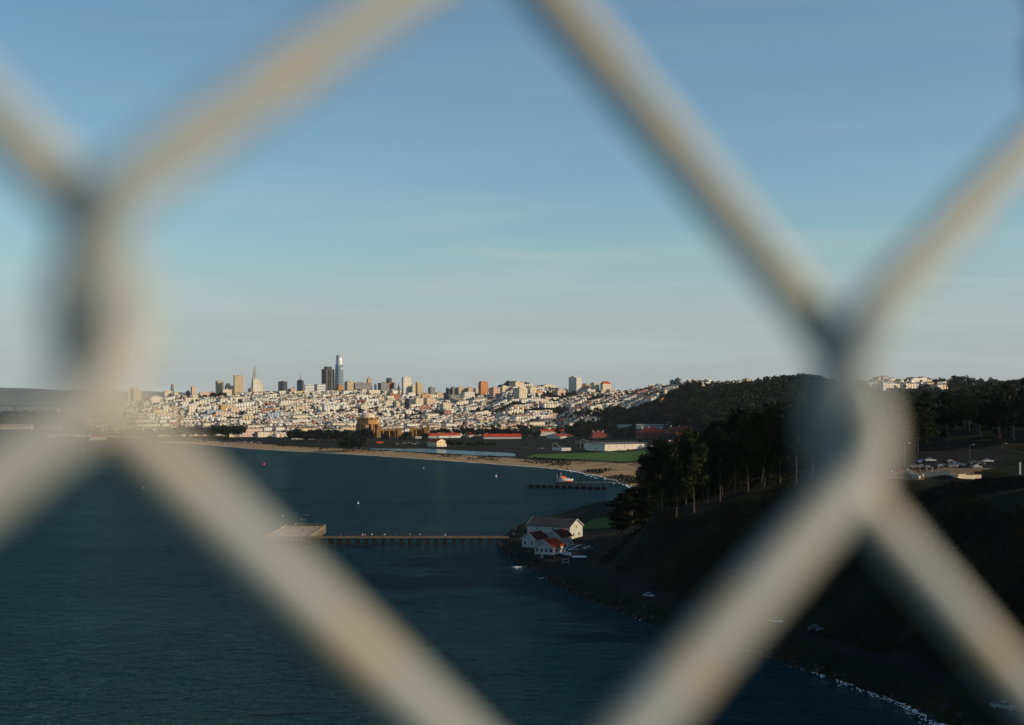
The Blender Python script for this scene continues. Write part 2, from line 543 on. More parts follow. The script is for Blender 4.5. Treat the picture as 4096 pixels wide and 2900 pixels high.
def terrain(name, gx, gy):
    n, m_ = gx.shape
    h = heights(gx, gy)
    d = coast_dist(gx, gy)
    v = np.stack([gx, gy, h], -1).reshape(-1, 3)
    i = np.arange(n * m_).reshape(n, m_)
    q = np.stack([i[:-1, :-1], i[:-1, 1:], i[1:, 1:], i[1:, :-1]], -1).reshape(-1, 4)
    hm = h.ravel()
    keep = hm[q].max(1) > -3.5
    q = q[keep]
    used = np.zeros(len(v), bool); used[q.ravel()] = True
    remap = np.cumsum(used) - 1
    me = np_mesh(name, v[used], remap[q], smooth=True)
    px = 512 + gx / np.maximum(gy, 30) * F
    wid = np.interp(px, [0, 150, 190, 250, 330, 420, 540, 640, 700], [1, 6, 36, 55, 55, 48, 58, 66, 50])
    s = np.where(gy > 900, np.clip(1.35 - 0.75 * d / np.maximum(wid, 1), 0, 1.3), 0.0)
    at_ = me.attributes.new('sand', 'FLOAT', 'POINT')
    at_.data.foreach_set('value', s.ravel()[used].astype(np.float32))
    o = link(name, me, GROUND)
    o['kind'] = 'structure'
    return o
# hillside, beach and city ground (fan of cells that widen with distance)
pxs = np.arange(-900, 1801, 3.5)
Ds = np.concatenate([np.arange(1090, 2000, 5), np.arange(2000, 3000, 10), np.arange(3000, 6000, 20), np.arange(6000, 16001, 400)])
PX_, D_ = np.meshgrid(pxs, Ds)
terrain('city_ground', X(PX_, D_), D_)
# the near bluff and the promontory, even cells
gx, gy = np.meshgrid(np.arange(-130, 300, 2.0), np.arange(140, 950, 2.0))
terrain('bluff_ground', gx, gy)
gx, gy = np.meshgrid(np.arange(20, 1200, 10.0), np.arange(-600, 141, 10.0))
terrain('bridgehead_ground', gx, gy)
gx, gy = np.meshgrid(np.concatenate([np.arange(300, 1500, 10.0)]), np.arange(140, 951, 10.0))
terrain('woodland_ground', gx, gy)
gx, gy = np.meshgrid(np.arange(-160, 1800, 10.0), np.arange(950, 1091, 10.0))
terrain('park_ground', gx, gy)

# ------------------------------------------------------------------ water
def water_material(name, base, rough=0.12, strength=1.0, spec=0.5, tint=(0.42, 0.78, 0.90)):
    m, nt, b = base_mat(name)
    nt.nodes.remove(b)
    ge = nt.nodes.new('ShaderNodeNewGeometry')
    mp = nt.nodes.new('ShaderNodeMapping')
    mp.inputs['Rotation'].default_value = (0, 0, 0.25)
    mp.inputs['Scale'].default_value = (0.75, 1.5, 1.0)
    nt.links.new(ge.outputs['Position'], mp.inputs['Vector'])
    hs = None
    for sc, amp, det in ((0.5, 0.5, 3), (0.13, 1.2, 3), (0.035, 2.2, 2)):
        n = nt.nodes.new('ShaderNodeTexNoise')
        n.inputs['Scale'].default_value = sc
        n.inputs['Detail'].default_value = det
        n.inputs['Roughness'].default_value = 0.6
        n.inputs['Distortion'].default_value = 0.4
        nt.links.new(mp.outputs['Vector'], n.inputs['Vector'])
        t = nmath(nt, 'MULTIPLY', n.outputs['Fac'], amp)
        hs = t if hs is None else nmath(nt, 'ADD', hs, t)
    bp = nt.nodes.new('ShaderNodeBump')
    bp.inputs['Strength'].default_value = strength
    bp.inputs['Distance'].default_value = 6.0
    nt.links.new(hs, bp.inputs['Height'])
    df = nt.nodes.new('ShaderNodeBsdfDiffuse')
    df.inputs['Color'].default_value = base + (1,)
    gl = nt.nodes.new('ShaderNodeBsdfGlossy')
    gl.inputs['Color'].default_value = tint + (1,)
    gl.inputs['Roughness'].default_value = rough
    fr = nt.nodes.new('ShaderNodeFresnel')
    fr.inputs['IOR'].default_value = 1.33
    for q in (df, gl, fr):
        nt.links.new(bp.outputs['Normal'], q.inputs['Normal'])
    mx = nt.nodes.new('ShaderNodeMixShader')
    pn = nt.nodes.new('ShaderNodeTexNoise')                  # patches of wind on the water
    pn.inputs['Scale'].default_value = 0.006
    pn.inputs['Detail'].default_value = 6
    pn.inputs['Roughness'].default_value = 0.65
    nt.links.new(mp.outputs['Vector'], pn.inputs['Vector'])
    sp_ = nmath(nt, 'MULTIPLY', nmath(nt, 'ADD', nmath(nt, 'MULTIPLY', pn.outputs['Fac'], 1.4), 0.3), spec)
    nt.links.new(nmath(nt, 'MULTIPLY', fr.outputs['Fac'], sp_), mx.inputs['Fac'])
    nt.links.new(df.outputs['BSDF'], mx.inputs[1])
    nt.links.new(gl.outputs['BSDF'], mx.inputs[2])
    nt.links.new(mx.outputs['Shader'], nt.nodes['Material Output'].inputs['Surface'])
    return m
SEA = water_material('bay_water', (0.0035, 0.022, 0.027), spec=0.72, rough=0.06)
o = link('bay_water', np_mesh('bay_water', [(-17000, -900, 0), (17000, -900, 0), (17000, 17000, 0), (-17000, 17000, 0)], [(0, 1, 2, 3)]), SEA)
o['kind'] = 'structure'

# ------------------------------------------------------------------ far hills across the bay
xs_ = np.linspace(-11500, 9500, 260)
prof = np.interp(xs_, [-11500, -9000, -7000, -5400, -4600, -4100, -3600, -3000, -1500, -600, 300, 1500, 4000, 9500],
                 [150, 240, 290, 215, 190, 182, 158, 140, 150, 100, 130, 150, 120, 100])
prof = prof + (vnoise(xs_ / 700, xs_ * 0, 9) - 0.5) * 60 + (vnoise(xs_ / 180, xs_ * 0, 10) - 0.5) * 18
ridge = []
for k, (yy, f) in enumerate(((12600, -0.03), (13000, 0.35), (13500, 0.75), (14000, 1.0), (14800, 0.8), (15800, 0.0))):
    ridge.append(np.stack([xs_, yy + 160 * vnoise(xs_ / 500, xs_ * 0 + k, 12), prof * f * (1 + 0.25 * (vnoise(xs_ / 300, xs_ * 0 + k * 3.1, 14) - 0.5) * (f < 0.9))], -1))
ridge = np.array(ridge)
i = np.arange(ridge.shape[0] * ridge.shape[1]).reshape(ridge.shape[:2])
q = np.stack([i[:-1, :-1], i[:-1, 1:], i[1:, 1:], i[1:, :-1]], -1).reshape(-1, 4)
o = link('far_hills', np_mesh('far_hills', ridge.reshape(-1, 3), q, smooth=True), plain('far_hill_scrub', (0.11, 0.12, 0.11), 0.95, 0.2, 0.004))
o['kind'] = 'structure'

# ------------------------------------------------------------------ the chain-link fence in front of the lens
WIRE = None
def wire_material():
    m, nt, b = base_mat('painted_wire')
    b.inputs['Roughness'].default_value = 0.55
    b.inputs['Specular IOR Level'].default_value = 0.35
    tc = nt.nodes.new('ShaderNodeTexCoord')
    ns = nt.nodes.new('ShaderNodeTexNoise')
    ns.inputs['Scale'].default_value = 170
    ns.inputs['Detail'].default_value = 5
    rp = nt.nodes.new('ShaderNodeValToRGB')             # cool pale grey with warmer patches at random
    rp.color_ramp.elements[0].position = 0.36
    rp.color_ramp.elements[0].color = (0.36, 0.31, 0.22, 1)
    rp.color_ramp.elements[1].position = 0.62
    rp.color_ramp.elements[1].color = (0.29, 0.315, 0.32, 1)
    q = rp.color_ramp.elements.new(0.46); q.color = (0.33, 0.325, 0.29, 1)
    nt.links.new(tc.outputs['Object'], ns.inputs['Vector'])
    nt.links.new(ns.outputs['Fac'], rp.inputs['Fac'])
    nt.links.new(rp.outputs['Color'], b.inputs['Base Color'])
    bp = nt.nodes.new('ShaderNodeBump')
    bp.inputs['Strength'].default_value = 0.25
    bp.inputs['Distance'].default_value = 0.0004
    nt.links.new(ns.outputs['Fac'], bp.inputs['Height'])
    nt.links.new(bp.outputs['Normal'], b.inputs['Normal'])
    return m
WIRE = wire_material()
FEN_L = Vector((X(101.0, 0.1057), 0.1057, Zp(298.0, 0.1057)))       # knuckle at the left
FEN_R = Vector((X(846.6, 0.1412), 0.1412, Zp(391.4, 0.1412)))       # knuckle at the right
fu = (FEN_R - FEN_L)
PITCH = fu.length / 2
fu.normalize()
fn = fu.cross(Vector((0, 0, 1))).normalized()                # towards the camera
if fn.y > 0:
    fn = -fn
fv_ = fu.cross(fn)
if fv_.z < 0:
    fv_ = -fv_
TILT = 0.096                                                  # the mesh leans away at the top
fv_, fn = fv_ * math.cos(TILT) - fn * math.sin(TILT), fn * math.cos(TILT) + fv_ * math.sin(TILT)
WR = 0.00228        # wire radius
HP = 0.0953         # height of one diamond
ZB = 0.0170         # height of a bend
SAG = -0.072        # pulled a little out of square
def picket_mesh(n_per=26, seg_s=5, seg_c=8, sides=10):
    b = WR * 1.45
    a = PITCH / 2 + WR * 0.82
    s = a - b
    # closed stadium outline, starting at the right end, going down along the near strand first; third value: drop
    pts = []
    ST = HP / 2 - ZB
    for k in range(seg_c):
        t = math.pi / 2 * k / seg_c
        pts.append((s + b * math.cos(t), -b * math.sin(t), ZB / math.pi * t))
    L = ZB / 2
    for k in range(seg_s):
        pts.append((s - 2 * s * k / seg_s, -b, L + ST * k / seg_s))
    L += ST
    for k in range(2 * seg_c):
        t = math.pi * k / (2 * seg_c)
        pts.append((-s - b * math.sin(t), -b * math.cos(t), L + ZB / math.pi * t))
    L += ZB
    for k in range(seg_s):
        pts.append((-s + 2 * s * k / seg_s, b, L + ST * k / seg_s))
    L += ST
    for k in range(seg_c):
        t = math.pi / 2 * k / seg_c
        pts.append((s + b * math.sin(t), b * math.cos(t), L + ZB / math.pi * t))
    one = np.array(pts)
    allp = []
    for j in range(-n_per // 2, n_per // 2):
        z = -(one[:, 2] + j * HP)
        allp.append(np.stack([one[:, 0] + SAG * z, one[:, 1], z], -1))
    P = np.concatenate(allp)
    T = np.gradient(P, axis=0)
    T /= np.linalg.norm(T, axis=1)[:, None]
    ref = np.array((0.3, 0.0, 1.0)); 
    A = np.cross(T, np.array((0.0, 1.0, 0.0))); A /= np.linalg.norm(A, axis=1)[:, None]
    B = np.cross(T, A)
    an = np.linspace(0, 2 * math.pi, sides, endpoint=False)
    V = P[:, None, :] + WR * (np.cos(an)[None, :, None] * A[:, None, :] + np.sin(an)[None, :, None] * B[:, None, :])
    n = len(P)
    ii = np.arange(n * sides).reshape(n, sides)
    nx = np.roll(ii, -1, axis=1)
    q = np.stack([ii[:-1], nx[:-1], nx[1:], ii[1:]], -1).reshape(-1, 4)
    return np_mesh('wire', V.reshape(-1, 3), q, smooth=True)
fence = empty('chain_link_fence', (0, 0, 0))
fence.matrix_world = Matrix(((fu.x, -fn.x, fv_.x, FEN_L.x), (fu.y, -fn.y, fv_.y, FEN_L.y), (fu.z, -fn.z, fv_.z, FEN_L.z), (0, 0, 0, 1)))
tag(fence, 'blurred pale grey chain-link fence of thick painted wire right before the lens', 'fence')
wm = picket_mesh()
for k in range(-8, 30):
    # picket k zigzags between column k and k+1; its right bend sits at the height of the next one's left bend
    o = link('wire', wm, WIRE, fence, ((k + 0.5) * PITCH + (SAG * HP / 2 if k % 2 == 0 else 0.0), 0, (HP / 2 if k % 2 == 0 else 0.0)))

# ------------------------------------------------------------------ ground sheets
def in_poly(x, y, poly):
    inside = np.zeros(x.shape, bool)
    n = len(poly)
    for i in range(n):
        x1, y1 = poly[i]; x2, y2 = poly[(i + 1) % n]
        if y1 == y2:
            continue
        inside ^= ((y1 > y) != (y2 > y)) & (x < (x2 - x1) * (y - y1) / (y2 - y1) + x1)
    return inside
def sheet(name, poly_full, z, mat, dz, sx, sy):
    """sheet over the ground inside a polygon given by picture corners"""
    poly = [ground_pt(a / 4.0, b / 4.0, z)[:2] for a, b in poly_full]
    return sheet_xy(name, poly, mat, dz, sx, sy)
def sheet_xy(name, poly, mat, dz, sx, sy):
    p = np.array(poly)
    gx, gy = np.meshgrid(np.arange(p[:, 0].min(), p[:, 0].max() + sx, sx), np.arange(p[:, 1].min(), p[:, 1].max() + sy, sy))
    h = heights(gx, gy) + dz
    i = np.arange(gx.size).reshape(gx.shape)
    q = np.stack([i[:-1, :-1], i[:-1, 1:], i[1:, 1:], i[1:, :-1]], -1).reshape(-1, 4)
    cx = (gx[:-1, :-1] + gx[1:, 1:]) / 2; cy = (gy[:-1, :-1] + gy[1:, 1:]) / 2
    q = q[in_poly(cx, cy, poly).ravel()]
    v = np.stack([gx, gy, h], -1).reshape(-1, 3)
    used = np.zeros(len(v), bool); used[q.ravel()] = True
    rm = np.cumsum(used) - 1
    o = link(name, np_mesh(name, v[used], rm[q], smooth=True), mat)
    o['kind'] = 'structure'
    return o
ASPHALT = plain('asphalt', (0.014, 0.014, 0.014), 0.95, 0.25, 0.3, spec=0.02)
CONCRETE = plain('concrete', (0.34, 0.30, 0.25), 0.85, 0.18, 0.25)
LAWN = plain('lawn', (0.042, 0.085, 0.014), 0.9, 0.3, 0.03, spec=0.05)
def r5(x, y):
    return (2000 + x / 2.8675, 1450 + y / 2.8675)
sheet('airfield_lawn', [r5(*p) for p in ((318, 1078), (360, 1062), (420, 1052), (600, 1044), (1100, 1040), (1900, 1044), (1900, 1180), (1500, 1160), (1100, 1132), (700, 1112), (400, 1097), (330, 1088))], 3.6, LAWN, 0.25, 3.0, 6.0)
LAGOON = water_material('lagoon_water', (0.02, 0.06, 0.09), rough=0.08, strength=0.12, spec=0.75, tint=(0.8, 0.95, 1.0))
sheet('lagoon_water', [(1471, 1793), (1575, 1794), (1727, 1794.5), (1819, 1800), (2000, 1809), (2055, 1812), (2062, 1824), (2000, 1823.5), (1880, 1819), (1758, 1811), (1605, 1804), (1489, 1797.5)], 3.6, LAGOON, 0.3, 3.0, 5.0)
# shore road below the bluff, following the coast
cr = COAST[28:47]
def offset_line(pts, d):
    out = []
    for i in range(len(pts)):
        a = pts[max(0, i - 1)]; b = pts[min(len(pts) - 1, i + 1)]
        t = (b - a) / np.linalg.norm(b - a)
        nrm = np.array((-t[1], t[0]))
        c = pts[i] + nrm * d
        if coast_dist(np.array([c[0]]), np.array([c[1]]))[0] < 0:
            c = pts[i] - nrm * d
        out.append(c)
    return np.array(out)
ra, rb = offset_line(cr, 9.0), offset_line(cr, 16.5)
def ribbon(name, a, b, mat, dz, n_sub=14, n_w=4):
    A = np.concatenate([np.linspace(a[i], a[i + 1], n_sub, endpoint=False) for i in range(len(a) - 1)])
    B = np.concatenate([np.linspace(b[i], b[i + 1], n_sub, endpoint=False) for i in range(len(b) - 1)])
    t = np.linspace(0, 1, n_w + 1)[None, :, None]
    G = A[:, None, :] * (1 - t) + B[:, None, :] * t
    h = heights(G[..., 0], G[..., 1]) + dz
    v = np.concatenate([G, h[..., None]], -1).reshape(-1, 3)
    i = np.arange(G.shape[0] * G.shape[1]).reshape(G.shape[:2])
    q = np.stack([i[:-1, :-1], i[:-1, 1:], i[1:, 1:], i[1:, :-1]], -1).reshape(-1, 4)
    o = link(name, np_mesh(name, v, q, smooth=True), mat)
    o['kind'] = 'structure'
    return o
ribbon('shore_road', ra, rb, ASPHALT, 0.12)
# yard and car park by the wharf
yard = [ground_pt(a / 4, b / 4, 3.6)[:2] for a, b in ((2070, 2165), (2110, 2130), (2400, 2135), (2420, 2180), (2360, 2240), (2280, 2260), (2150, 2232), (2085, 2200))]
sheet_xy('wharf_yard', yard, ASPHALT, 0.10, 1.0, 2.0)
promo = [ground_pt(a / 4, b / 4, 6.0)[:2] for a, b in ((2330, 2098), (2360, 2080), (2440, 2072), (2470, 2098), (2440, 2112), (2340, 2106))]
sheet_xy('promontory_lawn', promo, LAWN, 0.12, 2.0, 3.0)
# overlook plaza on the plateau
def plateau(px_full, D):
    return (X(px_full / 4.0, D), D)
PLAZA = plain('plaza_paving', (0.13, 0.09, 0.062), 0.9, 0.15, 0.2, spec=0.05)
sheet_xy('overlook_plaza', [plateau(3540, 440), plateau(3690, 438), plateau(3780, 466), plateau(3980, 478), plateau(3990, 494), plateau(3700, 490), plateau(3560, 485)], PLAZA, 0.15, 1.0, 1.5)
sheet_xy('overlook_car_park', [plateau(3600, 515), plateau(4000, 512), plateau(4040, 600), plateau(3620, 600)], ASPHALT, 0.2, 2.0, 3.0)

# surf along the beach and broken water on the rocks
FOAM = plain('foam', (0.72, 0.76, 0.78), 0.6, 0.1, 0.5)
fm = MB()
shore = np.concatenate([np.linspace(COAST[i], COAST[i + 1], 40, endpoint=False) for i in range(7, 18)])
tg = np.gradient(shore, axis=0); tg /= np.linalg.norm(tg, axis=1)[:, None]
nr = np.stack([tg[:, 1], -tg[:, 0]], -1)
sgn_ = coast_dist(shore[:, 0] + nr[:, 0] * 6, shore[:, 1] + nr[:, 1] * 6)
nr[sgn_ > 0] *= -1                                       # towards the water
kk = np.arange(len(shore))
for off, amp, seed, cut in ((0.5, 2.2, 61, 0.0), (7.0, 1.6, 62, 0.45)):
    wob = (vnoise(kk / 9.0, kk * 0.0, seed) - 0.5) * 5
    wid = np.clip((vnoise(kk / 4.0, kk * 0.0 + 5, seed + 5) - cut) / (1 - cut), 0, 1) * amp * np.interp(kk, [0, 200, 440], [0.5, 0.8, 1.5]) + (0.35 if cut == 0 else 0)
    inner = shore + nr * (off + wob)[:, None]; outer = inner + nr * wid[:, None]
    for j in range(len(shore) - 1):
        if max(wid[j], wid[j + 1]) > 0.15 and (cut == 0 or j > 260):
            fm.add([(*inner[j], 0.12), (*inner[j + 1], 0.12), (*outer[j + 1], 0.05), (*outer[j], 0.05)], [(0, 1, 2, 3)])
def foam_patch(px, py, n, spread, size):
    c = ground_pt(px, py)
    for _ in range(n):
        x, y = c[0] + rng.normal() * spread * 0.5, c[1] + rng.normal() * spread
        if coast_dist(np.array([x]), np.array([y]))[0] > 1.5:
            continue
        pts = []
        m_ = 6
        s0 = size * (0.3 + rng.random())
        for j in range(m_):
            an = 2 * math.pi * j / m_
            r = s0 * (0.5 + rng.random())
            pts.append((x + math.cos(an) * r, y + math.sin(an) * r * 0.7))
        fm.prism(pts, 0.02, 0.10 + 0.1 * rng.random())
for (px, py, n, sp, sz) in ((940, 722, 60, 3.2, 0.30), (925, 712, 70, 3.0, 0.32), (905, 703, 60, 2.5, 0.28), (890, 697, 45, 2.2, 0.26), (878, 694, 30, 2, 0.24), (862, 688, 30, 2, 0.22), (845, 683, 26, 2, 0.22), (825, 676, 20, 2, 0.2),
                            (800, 667, 18, 2, 0.2), (770, 656, 16, 2, 0.2), (747, 650, 12, 2, 0.2), (516, 567, 20, 2.0, 0.45), (512, 552, 10, 2, 0.3), (543, 578, 10, 2, 0.25), (600, 604, 8, 2, 0.2), (640, 619, 8, 2, 0.2), (524, 524, 10, 2, 0.4), (612, 505, 14, 5, 0.3)):
    foam_patch(px, py, n, sp, sz)
for i in range(38, 46):                                   # lines of wash along the rocks at the near end
    a, b = COAST[i], COAST[i + 1]
    L = np.linalg.norm(b - a); t_ = (b - a) / L
    nn = np.array((t_[1], -t_[0]))
    mid_ = (a + b) / 2 + nn * 4
    if coast_dist(np.array([mid_[0]]), np.array([mid_[1]]))[0] > 0:
        nn = -nn
    dens_ = np.interp(i, [38, 42, 46], [5, 11, 14])
    for k in range(int(L * dens_)):
        u = rng.random() * L
        off = -0.8 + abs(rng.normal()) * (0.7 + 0.28 * (i - 38))
        if vnoise(np.array([(u + i * 31) / 2.2]), np.array([off * 0.9]), 71)[0] < 0.42:
            continue
        c = a + t_ * u + nn * off
        fm.box(c[0], c[1], 0.02, 0.15 + rng.random() * 0.55, 0.06 + rng.random() * 0.16, 0.05 + rng.random() * 0.12, math.atan2(t_[1], t_[0]) + rng.normal() * 0.5)
tag(fm.build('sea_foam', FOAM), 'white foam breaking along the beach and rocks', 'foam', kind='stuff')
# rocks of the bank
ROCK = plain('bank_rock', (0.022, 0.021, 0.020), 0.95, 0.35, 0.7)
rk = MB()
for i in range(22, 46):
    a, b = COAST[i], COAST[i + 1]
    L = np.linalg.norm(b - a)
    for k in range(int(L * 0.9)):
        p = a + (b - a) * rng.random() + rng.normal(size=2) * 1.7
        s0 = 0.35 + rng.random() ** 2 * 1.1
        n = 6
        z = max(hz(p[0], p[1]), -0.4) - 0.3 * s0
        ring = lambda f: [(p[0] + s0 * f * math.cos(2 * math.pi * j / n) * (0.7 + 0.5 * rng.random()), p[1] + s0 * f * math.sin(2 * math.pi * j / n) * (0.7 + 0.5 * rng.random())) for j in range(n)]
        r0, r1 = ring(1.0), ring(0.6)
        pts = [(x, y, z) for x, y in r0] + [(x, y, z + s0 * (0.7 + 0.5 * rng.random())) for x, y in r1]
        rk.add(pts, [tuple(range(n, 2 * n))] + [(j, (j + 1) % n, n + (j + 1) % n, n + j) for j in range(n)])
tag(rk.build('bank_rocks', ROCK), 'dark boulders heaped along the waterline below the road', 'rocks', kind='stuff')

# ------------------------------------------------------------------ city: apartment blocks and towers
ALPHA = math.radians(34.0)
E1 = np.array((math.cos(ALPHA), math.sin(ALPHA)))
E2 = np.array((-math.sin(ALPHA), math.cos(ALPHA)))
_Dsamp = np.arange(2350, 4800, 12.0)
def ground_D(px, py):
    """first distance at which the ground along this column shows at picture row py"""
    z = heights(X(px, _Dsamp), _Dsamp)
    y = HOR - (z - CAMZ) * F / _Dsamp
    k = np.where(y <= py)[0]
    return float(_Dsamp[k[0]]) if len(k) else float(_Dsamp[np.argmin(y)])
PAL = {
    'white': facade('white_block', (0.62, 0.58, 0.50), pu=5.2, pv=4.4, fu=0.42, fv=0.42),
    'cream': facade('cream_block', (0.60, 0.51, 0.36), pu=5.6, pv=4.2, fu=0.4, fv=0.42),
    'tan': facade('tan_block', (0.48, 0.37, 0.24), pu=5.0, pv=4.0, fu=0.42, fv=0.42),
    'pink': facade('pink_block', (0.58, 0.43, 0.33), pu=5.5, pv=4.2, fu=0.42, fv=0.4),
    'brick': facade('brick_block', (0.34, 0.12, 0.065), pu=5.0, pv=4.4, fu=0.4, fv=0.4),
    'orange': facade('orange_brick_block', (0.50, 0.21, 0.08), pu=5.5, pv=5.0, fu=0.45, fv=0.4),
    'ochre': facade('ochre_block', (0.48, 0.30, 0.12), pu=5.0, pv=4.2, fu=0.45, fv=0.4),
    'grey': facade('grey_block', (0.24, 0.24, 0.23), pu=5.2, pv=4.4, fu=0.55, fv=0.5),
    'dark': facade('dark_glass_block', (0.050, 0.056, 0.062), win=(0.018, 0.022, 0.026), pu=4.0, pv=4.0, fu=0.5, fv=0.6, roof=(0.05, 0.05, 0.05), rough=0.4),
    'ribs': facade('dark_ribbed_block', (0.11, 0.095, 0.085), win=(0.016, 0.018, 0.022), pu=9.0, pv=60.0, fu=0.55, fv=1.0, roof=(0.05, 0.05, 0.05)),
    'bands': facade('white_banded_block', (0.68, 0.66, 0.62), win=(0.12, 0.14, 0.16), pu=60.0, pv=6.4, fu=1.0, fv=0.42),
    'redband': facade('red_banded_block', (0.60, 0.52, 0.44), win=(0.30, 0.06, 0.04), pu=60.0, pv=6.6, fu=1.0, fv=0.5),
    'redline': facade('red_lined_block', (0.66, 0.60, 0.52), win=(0.36, 0.16, 0.10), pu=7.5, pv=90.0, fu=0.22, fv=1.0),
}
ROOFTOP = plain('rooftop_grey', (0.22, 0.21, 0.19), 0.9, 0.2, 0.2)
def block(x0, xs, x1, yt, yb, mat, name, label, D=None, pent=True, steps=(), cat='building', group=None, mat2=None):
    """tower or block given by its picture outline (full size pixels): left edge, corner, right edge, top, base"""
    x0, xs, x1, yt, yb = (v / 4.0 for v in (x0, xs, x1, yt, yb))
    D = D or ground_D((x0 + x1) / 2, yb)
    wr = max(3.0, (x1 - xs) / F * D / math.cos(ALPHA))
    wl = max(5.0, (xs - x0) / F * D / math.sin(ALPHA))
    wl = min(wl, 90.0)
    C = np.array((X(xs, D), D))
    c = C + E1 * wr / 2 + E2 * wl / 2
    zt = Zp(yt, D)
    zb = min(hz(c[0], c[1]), hz(C[0], C[1]), Zp(yb, D)) - 2.0
    t = empty(name, (c[0], c[1], zb), ALPHA)
    tag(t, label, cat, group or 'tall buildings of the city')
    m = PAL[mat] if isinstance(mat, str) else mat
    h = zt - zb
    w = MB().box(0, 0, 0, wr, wl, h - 0.9)
    w.build('walls', m, t)
    r = MB()
    for (sx, sy, dx, dy) in ((wr + 0.5, 0.6, 0, -wl / 2), (wr + 0.5, 0.6, 0, wl / 2), (0.6, wl - 0.8, -wr / 2, 0), (0.6, wl - 0.8, wr / 2, 0)):
        r.box(dx, dy, h - 0.9, sx, sy, 0.95)
    r.build('parapet', ROOFTOP if mat in ('dark', 'ribs') else m, t)
    if pent:
        pw, pl = wr * (0.25 + 0.2 * rng.random()), wl * (0.3 + 0.25 * rng.random())
        MB().box(wr * (rng.random() - 0.5) * 0.4, wl * 0.1, h - 0.9, pw, pl, 3.2 + rng.random() * 1.5).build('penthouse', m, t)
    for (fx0, fx1, dh) in steps:                    # set-back storeys: from, to as shares of the width, height in rows
        hh = dh / 4.0 * D / F
        MB().box((fx0 + fx1 - 1) * wr / 2, 0, h - 0.9, (fx1 - fx0) * wr, wl * 0.7, hh).build('upper_storey', PAL[mat2] if mat2 else m, t)
    return t
def q2(*a): return [450 + v / 3.823 for v in a[:3]] + [1380 + v / 3.823 for v in a[3:5]]
def q3(*a): return [950 + v / 3.823 for v in a[:3]] + [1380 + v / 3.823 for v in a[3:5]]
def q4(*a): return [1500 + v / 3.823 for v in a[:3]] + [1380 + v / 3.823 for v in a[3:5]]
def q5(*a): return [2000 + v / 2.8675 for v in a[:3]] + [1450 + v / 2.8675 for v in a[3:5]]
